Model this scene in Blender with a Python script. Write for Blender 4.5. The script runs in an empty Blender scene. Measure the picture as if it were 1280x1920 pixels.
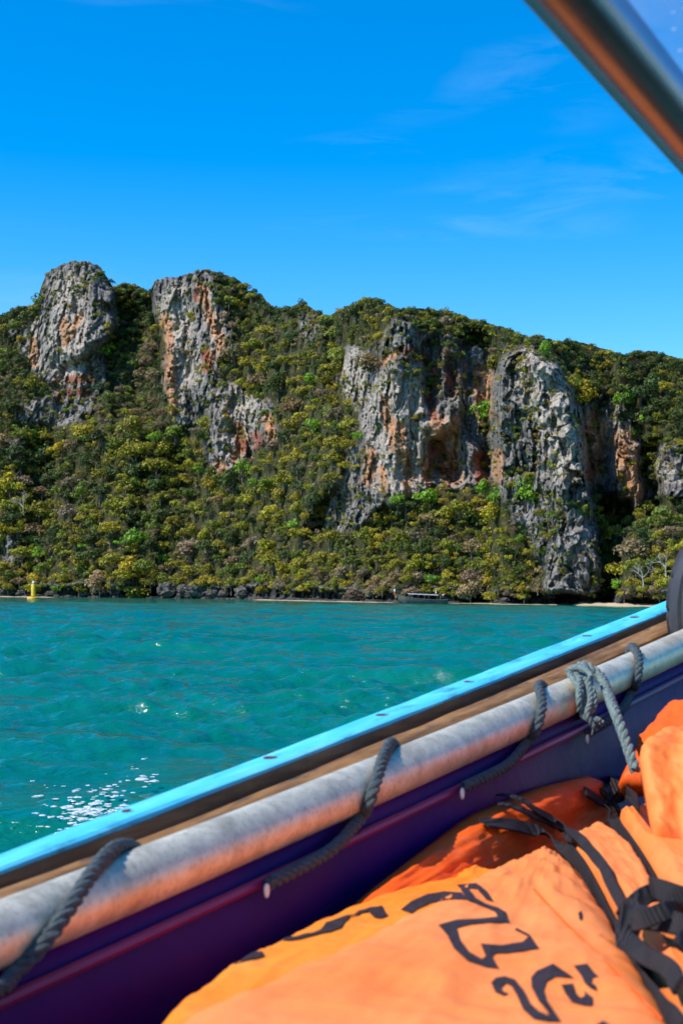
import bpy, bmesh, math, random
import numpy as np
from mathutils import Vector, Matrix, geometry
from mathutils.bvhtree import BVHTree

random.seed(7)
RNG = np.random.default_rng(11)
C = bpy.context.scene.collection
SC = bpy.context.scene

# ------------------------------------------------------------------ camera
F_PX, W_PX, H_PX = 2869.0, 1280.0, 1920.0
EYE = np.array([0.0, 0.0, 1.35])
PITCH = math.atan(152 / F_PX)
ROLL = math.radians(0.45)
FW = np.array([0, math.cos(PITCH), math.sin(PITCH)])
R0 = np.array([1.0, 0, 0])
U0 = np.cross(R0, FW)
RT = R0 * math.cos(ROLL) + U0 * math.sin(ROLL)
UP = U0 * math.cos(ROLL) - R0 * math.sin(ROLL)
cam = bpy.data.cameras.new('camera')
cam.sensor_width = 36.0
cam.lens = 36.0 * F_PX / H_PX
cam.clip_start = 0.02
cam.clip_end = 6000
cam.dof.use_dof = True
cam.dof.focus_distance = 8.0
cam.dof.aperture_fstop = 13.0
cam_o = bpy.data.objects.new('camera', cam)
C.objects.link(cam_o)
cam_o.matrix_world = Matrix(((RT[0], UP[0], -FW[0], EYE[0]), (RT[1], UP[1], -FW[1], EYE[1]),
                             (RT[2], UP[2], -FW[2], EYE[2]), (0, 0, 0, 1)))
SC.camera = cam_o

# ------------------------------------------------------------------ light
SUN_EL, SUN_AZ = 50.0, 203.0           # azimuth measured anticlockwise from +x (180 = due left of the view)
sd = np.array([math.cos(math.radians(SUN_EL)) * math.cos(math.radians(SUN_AZ)),
               math.cos(math.radians(SUN_EL)) * math.sin(math.radians(SUN_AZ)), math.sin(math.radians(SUN_EL))])
sun = bpy.data.lights.new('sun', 'SUN')
sun.energy = 5.0
sun.angle = math.radians(0.5)
sun.color = (1.0, 0.94, 0.83)
sun_o = bpy.data.objects.new('sun', sun)
C.objects.link(sun_o)
sun_o.rotation_euler = Vector(sd).to_track_quat('Z', 'Y').to_euler()
wd = bpy.data.worlds.new('World')
SC.world = wd
wd.use_nodes = True
nt = wd.node_tree
nt.nodes.clear()
def wn(t, **k):
    n = nt.nodes.new(t)
    for a, b in k.items(): setattr(n, a, b)
    return n
sky = wn('ShaderNodeTexSky', sky_type='NISHITA', sun_disc=False, sun_elevation=math.radians(SUN_EL),
         sun_rotation=math.radians((90 - SUN_AZ) % 360), altitude=0, air_density=1.0, dust_density=0.0, ozone_density=4.0)
hs = wn('ShaderNodeHueSaturation'); hs.inputs['Saturation'].default_value = 1.5; hs.inputs['Value'].default_value = 1.65
hs.inputs['Hue'].default_value = 0.503
bgn = wn('ShaderNodeBackground'); bgn.inputs[1].default_value = 0.12
out = wn('ShaderNodeOutputWorld')
# thin cirrus streaks
tc = wn('ShaderNodeTexCoord')
mp = wn('ShaderNodeMapping'); mp.inputs['Scale'].default_value = (9, 9, 46); mp.inputs['Rotation'].default_value = (0, math.radians(6), 0)
nz = wn('ShaderNodeTexNoise'); nz.inputs['Scale'].default_value = 1.0; nz.inputs['Detail'].default_value = 7; nz.inputs['Roughness'].default_value = 0.62; nz.inputs['Distortion'].default_value = 0.6
mp2 = wn('ShaderNodeMapping'); mp2.inputs['Scale'].default_value = (4.0, 4.0, 17); mp2.inputs['Location'].default_value = (0.52, 0.4, 1.95)
nz2 = wn('ShaderNodeTexNoise'); nz2.inputs['Scale'].default_value = 1.0; nz2.inputs['Detail'].default_value = 2
r1 = wn('ShaderNodeMapRange'); r1.inputs[1].default_value = 0.44; r1.inputs[2].default_value = 0.85
r2 = wn('ShaderNodeMapRange'); r2.inputs[1].default_value = 0.53; r2.inputs[2].default_value = 0.68
mul = wn('ShaderNodeMath', operation='MULTIPLY')
mul2 = wn('ShaderNodeMath', operation='MULTIPLY'); mul2.inputs[1].default_value = 0.42
mixc = wn('ShaderNodeMixRGB'); mixc.inputs[2].default_value = (2.6, 5.2, 9.5, 1)
L = nt.links.new
L(tc.outputs['Generated'], mp.inputs[0]); L(mp.outputs[0], nz.inputs['Vector']); L(nz.outputs['Fac'], r1.inputs[0])
L(tc.outputs['Generated'], mp2.inputs[0]); L(mp2.outputs[0], nz2.inputs['Vector']); L(nz2.outputs['Fac'], r2.inputs[0])
L(r1.outputs[0], mul.inputs[0]); L(r2.outputs[0], mul.inputs[1]); L(mul.outputs[0], mul2.inputs[0]); L(mul2.outputs[0], mixc.inputs[0])
L(sky.outputs[0], hs.inputs['Color']); L(hs.outputs[0], mixc.inputs[1]); L(mixc.outputs[0], bgn.inputs[0]); L(bgn.outputs[0], out.inputs[0])
SC.view_settings.view_transform = 'Standard'
SC.view_settings.look = 'None'
SC.view_settings.exposure = 0.15
SC.view_settings.gamma = 1.0
SC.view_settings.use_curve_mapping = False

# ------------------------------------------------------------------ helpers
def P(px, py, d):
    px, py, d = np.asarray(px, float), np.asarray(py, float), np.asarray(d, float)
    return EYE + d[..., None] * (FW + RT * ((px - 640) / F_PX)[..., None] - UP * ((py - 960) / F_PX)[..., None])
def ray(px, py):
    return FW + RT * ((px - 640) / F_PX) - UP * ((py - 960) / F_PX)
def Hz(px, py, z):                       # the point at height z seen at a pixel
    r = ray(px, py)
    return EYE + r * ((z - EYE[2]) / r[2])
def depth_water(px, py):
    r2_ = FW[2] + RT[2] * (px - 640) / F_PX - UP[2] * (py - 960) / F_PX
    return -EYE[2] / r2_

def _hash(ix, iy, iz, s):
    h = (ix * 374761393 + iy * 668265263 + iz * 2147483647 + s * 974634777) & 0xFFFFFFFF
    h = ((h ^ (h >> 13)) * 1274126177) & 0xFFFFFFFF
    h = (h ^ (h >> 16)) & 0xFFFFFFFF
    h = (h * 2246822519) & 0xFFFFFFFF
    return ((h ^ (h >> 15)) & 0xFFFFFF) / float(0xFFFFFF)
def vnoise(x, y, z, s=0):                # smooth value noise in -1..1
    x, y, z = np.broadcast_arrays(x, y, z)
    ix, iy, iz = (np.floor(a).astype(np.int64) for a in (x, y, z))
    fx, fy, fz = x - ix, y - iy, z - iz
    ux, uy, uz = (a * a * a * (a * (a * 6 - 15) + 10) for a in (fx, fy, fz))
    r = 0
    for dx in (0, 1):
        for dy in (0, 1):
            for dz in (0, 1):
                w = (ux if dx else 1 - ux) * (uy if dy else 1 - uy) * (uz if dz else 1 - uz)
                r = r + w * _hash(ix + dx, iy + dy, iz + dz, s)
    return r * 2 - 1
def fbm(x, y, z, o=4, s=0, g=0.5, ridged=False):
    a, t, n = 1.0, 0.0, 0.0
    for i in range(o):
        v = vnoise(x, y, z, s + i * 17)
        if ridged: v = 1 - 2 * np.abs(v)
        t = t + a * v; n += a; a *= g
        x, y, z = x * 2.03 + 5.1, y * 2.03 + 1.7, z * 2.03 + 9.2
    return t / n
def crag(x, y, z, s=0):
    """angular blocks: per-cell constant offset plus a tilt, in about -1..1"""
    ix, iy, iz = (np.floor(a).astype(np.int64) for a in (x, y, z))
    best = np.full(x.shape, 1e9); val = np.zeros(x.shape)
    for dx in (-1, 0, 1):
        for dy in (-1, 0, 1):
            for dz in (-1, 0, 1):
                cx, cy, cz = ix + dx, iy + dy, iz + dz
                px, py, pz = cx + _hash(cx, cy, cz, s + 1), cy + _hash(cx, cy, cz, s + 2), cz + _hash(cx, cy, cz, s + 3)
                d = (x - px) ** 2 + (y - py) ** 2 + (z - pz) ** 2
                h = _hash(cx, cy, cz, s + 4) * 2 - 1 + (x - px) * (_hash(cx, cy, cz, s + 5) * 2 - 1) + 0.8 * (z - pz) * (_hash(cx, cy, cz, s + 6) * 2 - 1)
                m = d < best
                best = np.where(m, d, best); val = np.where(m, h, val)
    return val
def blur(a, sx, sy):
    for ax, s in ((1, sx), (0, sy)):
        if s <= 0: continue
        r = int(s * 3) + 1
        k = np.exp(-0.5 * (np.arange(-r, r + 1) / s) ** 2); k /= k.sum()
        p = np.pad(a, [(r, r) if i == ax else (0, 0) for i in range(2)], mode='edge')
        a = sum(k[j] * (p[:, j:j + a.shape[1]] if ax == 1 else p[j:j + a.shape[0], :]) for j in range(2 * r + 1))
    return a
def inpoly(px, py, poly):
    ins = np.zeros(px.shape, bool)
    n = len(poly)
    for i in range(n):
        x1, y1 = poly[i]; x2, y2 = poly[(i + 1) % n]
        if y1 == y2: continue
        c = ((y1 > py) != (y2 > py)) & (px < (x2 - x1) * (py - y1) / (y2 - y1) + x1)
        ins ^= c
    return ins
def segdist(px, py, pts):
    d = np.full(px.shape, 1e9)
    for (x1, y1), (x2, y2) in zip(pts[:-1], pts[1:]):
        vx, vy = x2 - x1, y2 - y1
        t = np.clip(((px - x1) * vx + (py - y1) * vy) / (vx * vx + vy * vy + 1e-9), 0, 1)
        d = np.minimum(d, np.hypot(px - x1 - t * vx, py - y1 - t * vy))
    return d

def smooth_path(pts, n):
    """Catmull-Rom through points, n samples."""
    p = np.asarray(pts, float)
    if len(p) == 2:
        t = np.linspace(0, 1, n)[:, None]
        return p[0] * (1 - t) + p[1] * t
    q = np.vstack([2 * p[0] - p[1], p, 2 * p[-1] - p[-2]])
    seg = np.linalg.norm(np.diff(p, axis=0), axis=1)
    cum = np.r_[0, np.cumsum(seg)]
    o = []
    for s in np.linspace(0, cum[-1], n):
        i = min(max(np.searchsorted(cum, s, 'right') - 1, 0), len(seg) - 1)
        t = (s - cum[i]) / max(seg[i], 1e-9)
        a, b, c, d = q[i], q[i + 1], q[i + 2], q[i + 3]
        o.append(0.5 * (2 * b + (c - a) * t + (2 * a - 5 * b + 4 * c - d) * t * t + (3 * b - a - 3 * c + d) * t ** 3))
    return np.array(o)

def mesh_np(name, V, Fq, smooth=True):
    """mesh from arrays; Fq = (n,4) or (n,3) int array."""
    me = bpy.data.meshes.new(name)
    V = np.asarray(V, np.float32); Fq = np.asarray(Fq, np.int32)
    k = Fq.shape[1]
    me.vertices.add(len(V)); me.vertices.foreach_set('co', V.ravel())
    me.loops.add(Fq.size); me.loops.foreach_set('vertex_index', Fq.ravel())
    me.polygons.add(len(Fq)); me.polygons.foreach_set('loop_start', np.arange(0, Fq.size, k, dtype=np.int32))
    try: me.polygons.foreach_set('loop_total', np.full(len(Fq), k, np.int32))
    except Exception: pass
    me.update(calc_edges=True); me.validate()
    if smooth: me.polygons.foreach_set('use_smooth', np.ones(len(me.polygons), bool))
    return me
def grid_faces(r, c, flip=False):
    i = np.arange(r - 1)[:, None] * c + np.arange(c - 1)[None, :]
    f = np.stack([i, i + 1, i + c + 1, i + c], -1).reshape(-1, 4)
    return f[:, ::-1] if flip else f
class MB:
    def __init__(s): s.v, s.f = [], []
    def add(s, V, Fs):
        o = len(s.v); s.v += [tuple(map(float, p)) for p in V]; s.f += [tuple(i + o for i in f) for f in Fs]; return s
    def box(s, c, size, M=None, bev=0.0):
        hx, hy, hz = (a / 2 for a in size)
        V = [Vector((x, y, z)) for x in (-hx, hx) for y in (-hy, hy) for z in (-hz, hz)]
        if M is not None: V = [M @ v for v in V]
        return s.add([v + Vector(c) for v in V], [(0, 1, 3, 2), (4, 6, 7, 5), (0, 4, 5, 1), (2, 3, 7, 6), (0, 2, 6, 4), (1, 5, 7, 3)])
    def tube(s, pts, r, n=8, cap=True, flat=None):
        p = np.asarray(pts, float); m = len(p)
        rr = np.broadcast_to(np.asarray(r, float), (m,))
        T = np.gradient(p, axis=0); T /= np.linalg.norm(T, axis=1)[:, None] + 1e-12
        ref = np.array([0, 0, 1.0]) if abs(T[0][2]) < 0.9 else np.array([1.0, 0, 0])
        N = np.cross(T[0], ref); N /= np.linalg.norm(N)
        V = []
        for i in range(m):
            N = N - T[i] * N.dot(T[i]); N /= np.linalg.norm(N) + 1e-12
            B = np.cross(T[i], N)
            for k in range(n):
                a = 2 * math.pi * k / n
                V.append(p[i] + rr[i] * (N * math.cos(a) + B * math.sin(a)))
        Fs = [(i * n + k, i * n + (k + 1) % n, (i + 1) * n + (k + 1) % n, (i + 1) * n + k) for i in range(m - 1) for k in range(n)]
        if cap: Fs += [tuple(range(n))[::-1], tuple((m - 1) * n + k for k in range(n))]
        return s.add(V, Fs)
    def lathe(s, prof, c=(0, 0, 0), n=20):
        V = []
        for r, z in prof:
            for k in range(n):
                a = 2 * math.pi * k / n
                V.append((c[0] + r * math.cos(a), c[1] + r * math.sin(a), c[2] + z))
        m = len(prof)
        Fs = [(i * n + k, i * n + (k + 1) % n, (i + 1) * n + (k + 1) % n, (i + 1) * n + k) for i in range(m - 1) for k in range(n)]
        Fs += [tuple(range(n))[::-1], tuple((m - 1) * n + k for k in range(n))]
        return s.add(V, Fs)
    def build(s, name, mat, parent=None, smooth=True):
        me = bpy.data.meshes.new(name)
        me.from_pydata(s.v, [], s.f); me.update()
        if smooth:
            me.polygons.foreach_set('use_smooth', np.ones(len(me.polygons), bool))
            try: me.set_sharp_from_angle(angle=math.radians(42))
            except Exception: pass
        return link(name, me, mat, parent)
def link(name, me, mat, parent=None):
    if mat is not None and not me.materials: me.materials.append(mat)
    o = bpy.data.objects.new(name, me); C.objects.link(o)
    if parent is not None: o.parent = parent; o.matrix_parent_inverse = parent.matrix_basis.inverted()
    return o
def tag(o, label=None, cat=None, group=None, kind=None):
    if label: o['label'] = label
    if cat: o['category'] = cat
    if group: o['group'] = group
    if kind: o['kind'] = kind
    return o
def empty(name, loc, label, cat, group=None):
    o = bpy.data.objects.new(name, None); C.objects.link(o); o.location = tuple(map(float, loc))
    o.empty_display_size = 0.1
    return tag(o, label, cat, group)

# ------------------------------------------------------------------ materials
class Mat:
    def __init__(s, name):
        s.m = bpy.data.materials.new(name); s.m.use_nodes = True
        s.t = s.m.node_tree; s.b = s.t.nodes['Principled BSDF']; s.out = s.t.nodes['Material Output']
    def n(s, t, ins=None, **k):
        q = s.t.nodes.new(t)
        for a, b in k.items(): setattr(q, a, b)
        for a, b in (ins or {}).items():
            if isinstance(b, bpy.types.NodeSocket): s.t.links.new(b, q.inputs[a])
            else: q.inputs[a].default_value = b
        return q
    def set(s, **k):
        for a, b in k.items():
            a = a.replace('_', ' ')
            a = {'Specular': 'Specular IOR Level', 'Coat': 'Coat Weight', 'Sheen': 'Sheen Weight'}.get(a, a)
            if isinstance(b, bpy.types.NodeSocket): s.t.links.new(b, s.b.inputs[a])
            else: s.b.inputs[a].default_value = b
        return s
    def coord(s, kind='Object', scale=(1, 1, 1), rot=(0, 0, 0)):
        c = s.n('ShaderNodeTexCoord')
        return s.n('ShaderNodeMapping', {0: c.outputs[kind], 'Scale': scale, 'Rotation': rot}).outputs[0]
    def pos(s, scale=(1, 1, 1)):
        g = s.n('ShaderNodeNewGeometry')
        return s.n('ShaderNodeMapping', {0: g.outputs['Position'], 'Scale': scale}).outputs[0]
    def noise(s, vec, scale, detail=4, rough=0.55, dist=0.0):
        return s.n('ShaderNodeTexNoise', {'Vector': vec, 'Scale': scale, 'Detail': detail, 'Roughness': rough, 'Distortion': dist}).outputs['Fac']
    def ramp(s, fac, stops):
        q = s.n('ShaderNodeValToRGB', {0: fac})
        e = q.color_ramp.elements
        while len(e) < len(stops): e.new(0.5)
        for x, (p, c) in zip(e, stops): x.position = p; x.color = (c if len(c) == 4 else (*c, 1)) if hasattr(c, '__len__') else (c, c, c, 1)
        return q.outputs[0]
    def mix(s, f, a, b, mode='MIX'):
        q = s.n('ShaderNodeMixRGB', blend_type=mode)
        for i, v in ((0, f), (1, a), (2, b)):
            if isinstance(v, bpy.types.NodeSocket): s.t.links.new(v, q.inputs[i])
            else: q.inputs[i].default_value = v if (i == 0 or len(v) == 4) else (*v, 1)
        return q.outputs[0]
    def math(s, op, a, b=0.0, clamp=False):
        q = s.n('ShaderNodeMath', operation=op); q.use_clamp = clamp
        for i, v in ((0, a), (1, b)):
            if isinstance(v, bpy.types.NodeSocket): s.t.links.new(v, q.inputs[i])
            else: q.inputs[i].default_value = v
        return q.outputs[0]
    def attr(s, name): return s.n('ShaderNodeAttribute', attribute_name=name)
    def bump(s, h, strength=0.4, dist=0.01):
        s.t.links.new(s.n('ShaderNodeBump', {'Height': h, 'Strength': strength, 'Distance': dist}).outputs[0], s.b.inputs['Normal'])
        return s
def simple(name, col, rough=0.6, metal=0.0, var=0.25, scale=8.0, bump=0.0, bdist=0.004, **k):
    m = Mat(name)
    v = m.coord()
    f = m.noise(v, scale, 5)
    c = m.ramp(f, [(0.3, tuple(a * (1 - var) for a in col)), (0.7, tuple(min(1, a * (1 + var)) for a in col))])
    m.set(Base_Color=c, Roughness=rough, Metallic=metal, **k)
    if bump: m.bump(m.noise(v, scale * 3, 4), bump, bdist)
    return m.m

def foliage_mat(name, stuff):
    m = Mat(name)
    tint = m.attr('tint').outputs['Color'] if stuff else m.n('ShaderNodeObjectInfo').outputs['Color']
    leaf = m.n('ShaderNodeNewGeometry').outputs['Random Per Island']
    f = m.ramp(leaf, [(0.0, 0.68), (0.5, 1.0), (1.0, 1.4)])
    col = m.mix(1.0, tint, f, 'MULTIPLY')
    big = m.noise(m.pos(), 0.35, 3)
    col = m.mix(m.ramp(big, [(0.35, 0.0), (0.7, 0.45)]), col, m.mix(1.0, col, (1.25, 1.1, 0.6), 'MULTIPLY'))
    m.set(Base_Color=col, Roughness=0.55, Specular=0.3)
    tr = m.n('ShaderNodeBsdfTranslucent', {'Color': m.mix(1.0, col, (1.3, 1.3, 0.6), 'MULTIPLY')})
    mx = m.n('ShaderNodeMixShader', {0: 0.22, 1: m.b.outputs[0], 2: tr.outputs[0]})
    m.t.links.new(mx.outputs[0], m.out.inputs[0])
    return m.m
M_LEAF = foliage_mat('leaf', False)
M_LEAFS = foliage_mat('leaf_mass', True)
M_BARK = simple('bark', (0.14, 0.11, 0.085), 0.85, var=0.4)
M_BAREBARK = simple('pale_bark', (0.42, 0.37, 0.31), 0.85, var=0.3)

def rock_mat():
    m = Mat('limestone')
    p = m.pos()
    rk = m.attr('rock').outputs['Fac']; st = m.attr('stain').outputs['Fac']; rd = m.attr('red').outputs['Fac']; pale = m.attr('pale').outputs['Fac']
    n1 = m.noise(m.pos((0.95, 0.95, 0.075)), 1.0, 7, 0.62, 0.35)
    n2 = m.noise(m.pos((2.2, 2.2, 0.17)), 1.0, 7, 0.7, 0.5)
    n3 = m.noise(p, 1.4, 6, 0.65)
    g = m.ramp(n3, [(0.30, (0.10, 0.090, 0.082)), (0.5, (0.25, 0.228, 0.205)), (0.70, (0.46, 0.415, 0.37))])
    g = m.mix(m.ramp(n1, [(0.43, 0.88), (0.52, 0.0)]), g, (0.065, 0.060, 0.058))
    g = m.mix(m.math('MULTIPLY', pale, m.ramp(n2, [(0.40, 0.0), (0.58, 0.9)])), g, (0.64, 0.53, 0.42))
    so = m.math('MULTIPLY', st, m.ramp(n2, [(0.36, 0.0), (0.52, 1.0)]))
    oc = m.ramp(n3, [(0.3, (0.34, 0.13, 0.05)), (0.55, (0.60, 0.29, 0.13)), (0.75, (0.68, 0.46, 0.28))])
    g = m.mix(so, g, oc)
    g = m.mix(m.math('MULTIPLY', rd, m.ramp(n1, [(0.3, 0.1), (0.5, 1.0)])), g, (0.30, 0.075, 0.035))
    soil = m.ramp(m.noise(p, 0.9, 6), [(0.3, (0.022, 0.026, 0.008)), (0.55, (0.060, 0.058, 0.020)), (0.75, (0.17, 0.135, 0.065))])
    g = m.mix(m.math('MULTIPLY', m.attr('tide').outputs['Fac'], 0.75), g, (0.035, 0.033, 0.034))
    col = m.mix(rk, soil, g)
    m.set(Base_Color=col, Roughness=0.9, Specular=0.2)
    h = m.math('ADD', m.math('MULTIPLY', n2, 0.6), m.noise(p, 2.2, 7, 0.7))
    m.bump(h, 0.8, 0.5)
    return m.m
def water_mat():
    m = Mat('sea_water')
    d = m.noise(m.pos((0.12, 0.2, 1)), 1.0, 3)
    m.set(Base_Color=m.ramp(d, [(0.3, (0.0, 0.110, 0.082)), (0.7, (0.002, 0.155, 0.112))]), Roughness=0.06, IOR=1.33, Specular=0.5)
    a = m.noise(m.pos((1.0, 1.7, 1)), 2.2, 5, 0.6, 0.8)
    b = m.noise(m.pos((1.0, 2.2, 1)), 9.0, 3, 0.5, 0.6)
    m.bump(m.math('ADD', a, m.math('MULTIPLY', b, 0.25)), 0.55, 0.14)
    return m.m

# ------------------------------------------------------------------ sea
def build_sea():
    az_in = np.linspace(-14, 14, 330)
    az_l = -14 - np.geomspace(0.2, 166, 30); az_r = 14 + np.geomspace(0.2, 166, 30)
    az = np.radians(np.r_[az_l[::-1], az_in, az_r])
    rr = np.r_[0.0, np.geomspace(1.2, 6.3, 40), np.geomspace(6.4, 170, 1080), np.geomspace(175, 700, 70), 1000, 1600, 3200]
    A, Rr = np.meshgrid(az, rr)
    X, Y = Rr * np.sin(A), Rr * np.cos(A)
    Z = np.zeros_like(X)
    cell = np.maximum(np.gradient(rr), 0.01)[:, None] + 0 * X
    rng = np.random.default_rng(5)
    gust = np.clip(0.95 + 1.6 * fbm(X * 0.16, Y * 0.10, X * 0 + 3.3, 4, 9), 0.25, 2.0)
    NW = 90
    for i in range(NW):
        lam = 0.11 * (45 ** (i / (NW - 1.0)))
        th = math.radians(64 + rng.normal(0, 36))
        k = 2 * math.pi / lam
        amp = (0.0086 if lam > 0.3 else 0.0060) * lam ** 0.95 * (0.6 + 0.8 * rng.random())
        fade = np.clip((lam / cell - 2.5) / 3.0, 0, 1) * (gust if lam < 1.5 else 1.0)
        ph = k * (X * math.cos(th) + Y * math.sin(th)) + rng.random() * 6.28 + (0.9 * vnoise(X / lam * .22, Y / lam * .22, X * 0 + i, 600 + i) if lam > 0.25 else 0)
        Z += amp * fade * (np.sin(ph) + 0.3 * np.sin(2 * ph + 0.9))
    Z = np.clip(Z, -0.3, 0.3)
    V = np.stack([X, Y, Z], -1).reshape(-1, 3)
    o = link('sea', mesh_np('sea', V, grid_faces(len(rr), len(az), True)), water_mat())
    tag(o, 'choppy turquoise sea between the boat and the cliffs', None, None, 'structure')
build_sea()

# ------------------------------------------------------------------ cliffs
SKY = [(-420, 760), (-250, 640), (-100, 602), (0, 592), (30, 580), (60, 574), (70, 562), (78, 535), (90, 512), (112, 497), (140, 489), (165, 490), (188, 500), (203, 522), (213, 538),
       (240, 532), (262, 538), (280, 550), (291, 526), (310, 521), (335, 518), (355, 513), (385, 504), (400, 508), (430, 517), (450, 526), (465, 545), (490, 552), (500, 566),
       (520, 580), (545, 574), (565, 566), (585, 578), (600, 590), (620, 590), (650, 574), (680, 562), (700, 560), (725, 569), (745, 579), (775, 578), (800, 580), (830, 583),
       (860, 589), (885, 598), (920, 607), (960, 620), (985, 630), (1010, 630), (1040, 640), (1080, 641), (1110, 647), (1150, 660), (1180, 667), (1215, 657), (1240, 664), (1280, 673), (1400, 720), (1560, 860), (1640, 1010)]
SHORE = [(-420, 1115.5), (-100, 1117.2), (0, 1118), (250, 1121), (450, 1123.5), (640, 1127.5), (740, 1129.5), (850, 1130.5), (915, 1131.2), (940, 1132.6), (1080, 1134.0), (1135, 1134.8), (1160, 1136), (1290, 1137.5), (1640, 1141)]
ROCKS = [
    [(60, 690), (62, 620), (74, 570), (88, 515), (110, 490), (150, 484), (188, 497), (207, 525), (217, 570), (216, 640), (200, 665), (205, 700), (196, 740), (150, 790), (105, 800), (100, 720)],
    [(286, 520), (330, 508), (385, 498), (402, 520), (422, 570), (432, 620), (425, 680), (405, 705), (398, 745), (375, 790), (340, 815), (316, 775), (308, 690), (300, 620), (285, 570)],
    [(400, 730), (430, 715), (460, 745), (510, 750), (525, 790), (518, 830), (470, 850), (445, 885), (398, 890), (385, 850), (395, 790)],
    [(715, 615), (760, 596), (800, 615), (850, 630), (880, 640), (915, 665), (925, 720), (920, 760), (900, 800), (925, 830), (922, 905), (880, 910), (820, 912), (760, 925), (715, 950), (660, 990), (602, 990), (632, 905), (662, 850), (676, 790), (680, 720), (700, 680)],
    [(928, 705), (938, 660), (990, 652), (1042, 680), (1070, 715), (1086, 800), (1096, 880), (1105, 930), (1122, 1000), (1134, 1122), (1028, 1122), (1018, 1070), (955, 960), (930, 900), (922, 800)],
    [(1086, 760), (1130, 735), (1185, 790), (1205, 860), (1225, 945), (1180, 950), (1150, 925), (1105, 905)],
    [(1230, 835), (1300, 830), (1300, 935), (1240, 930)],
    [(10, 618), (60, 605), (62, 660), (40, 660)], [(28, 760), (105, 742), (110, 800), (40, 790)], [(555, 590), (600, 600), (590, 640), (560, 630)],
    [(10, 1000), (32, 1010), (30, 1060), (8, 1060)], [(640, 640), (690, 650), (680, 760), (640, 740)],
]
OFFS = [  # polygon, metres further away (+) or nearer (-)
    ([(213, 560), (290, 560), (305, 700), (300, 790), (215, 790), (200, 700)], 7),
    ([(300, 500), (325, 500), (335, 800), (312, 800)], -3),
    ([(160, 520), (220, 540), (218, 640), (165, 640)], -5),
    ([(100, 690), (200, 650), (200, 790), (110, 790)], 5),
    ([(420, 745), (520, 750), (515, 845), (440, 880)], 4),
    ([(790, 640), (825, 640), (830, 790), (800, 790)], 4),
    ([(836, 675), (858, 675), (858, 760), (836, 750)], 5),
    ([(858, 620), (935, 620), (928, 800), (925, 905), (870, 800)], 6),
    ([(800, 830), (870, 800), (870, 900), (800, 900)], 4),
    (ROCKS[4], -6),
    ([(1090, 740), (1150, 745), (1200, 810), (1225, 930), (1240, 1000), (1140, 1010), (1100, 900)], 6),
    ([(1128, 940), (1180, 940), (1165, 1120), (1128, 1120)], 10),
    ([(1160, 1000), (1400, 960), (1400, 1130), (1160, 1130)], -7),
    ([(1200, 830), (1236, 830), (1236, 960), (1200, 960)], 8),
    ([(540, 560), (600, 560), (640, 900), (560, 1000), (470, 900)], -7),
    ([(590, 930), (660, 930), (640, 1000), (590, 1000)], 5),
    ([(180, 760), (260, 760), (240, 1100), (200, 1100)], -5), ([(60, 800), (110, 800), (90, 1100), (40, 1100)], 5),
    ([(300, 850), (380, 850), (360, 1100), (300, 1100)], 4), ([(700, 960), (760, 960), (740, 1100), (690, 1100)], 4),
]
STAINS = [(22, [(1115, 800), (1112, 880)]), (20, [(1165, 830), (1185, 920)]), (14, [(905, 700), (905, 780)]), (10, [(312, 600), (316, 660), (322, 740), (320, 775)]), (9, [(378, 540), (386, 575), (400, 610), (416, 640), (414, 660)]), (6, [(394, 680), (388, 690)]),
          (7, [(395, 665), (385, 690)]), (6, [(120, 600), (122, 645)]), (8, [(65, 640), (64, 680)]), (6, [(150, 590), (125, 640)]),
          (7, [(108, 715), (112, 745)]), (9, [(695, 850), (690, 900)]), (7, [(722, 750), (724, 800)]), (9, [(750, 800), (757, 860), (770, 890)]), (7, [(735, 790), (738, 840)]),
          (16, [(820, 800), (835, 850), (850, 890)]), (8, [(848, 790), (855, 850), (852, 900)]), (7, [(715, 880), (722, 930)]), (7, [(760, 905), (765, 930)]),
          (8, [(932, 850), (934, 900)]), (12, [(1120, 840), (1110, 880)]), (12, [(1165, 850), (1175, 900)]), (6, [(700, 690), (745, 660)]), (8, [(500, 780), (510, 820)]),
          (8, [(455, 830), (440, 860)]), (9, [(412, 872), (418, 886)]), (10, [(800, 860), (800, 900)])]
REDS = [(9, [(765, 660), (800, 672), (815, 700)]), (8, [(815, 700), (805, 740), (815, 780)]), (9, [(845, 695), (848, 735)]), (13, [(900, 860), (905, 900)]), (16, [(820, 840), (840, 890)]),
        (7, [(130, 713), (175, 708)]), (6, [(130, 735), (165, 735)]), (9, [(445, 800), (455, 840)]), (10, [(480, 820), (490, 850)]), (8, [(385, 660), (390, 690)]), (10, [(1120, 850), (1105, 890)]), (6, [(368, 545), (368, 560)])]
PALES = [(26, [(130, 540), (140, 620), (125, 690)]), (24, [(335, 560), (345, 700)]), (46, [(750, 740), (775, 800), (780, 900)]), (24, [(820, 800), (850, 900)]), (30, [(455, 745), (440, 840)]), (26, [(1150, 800), (1190, 910)]), (26, [(660, 680), (665, 760)]), (14, [(315, 560), (318, 700), (330, 790)]), (14, [(385, 550), (412, 650)]), (14, [(70, 600), (66, 690)]), (34, [(720, 760), (730, 860), (740, 920)]), (18, [(785, 880), (790, 900)]),
         (12, [(332, 660), (340, 690)]), (8, [(930, 860), (940, 960)]), (40, [(1000, 690), (1040, 780), (1060, 860)]), (12, [(120, 560), (100, 640)]), (14, [(1210, 880), (1270, 890)])]

sx = np.array([p[0] for p in SKY], float); sy = np.array([p[1] for p in SKY], float)
hx = np.array([p[0] for p in SHORE], float); hy = np.array([p[1] for p in SHORE], float)
def skyline(x): return np.interp(x, sx, sy)
def shoreline(x): return np.interp(x, hx, hy)

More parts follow.
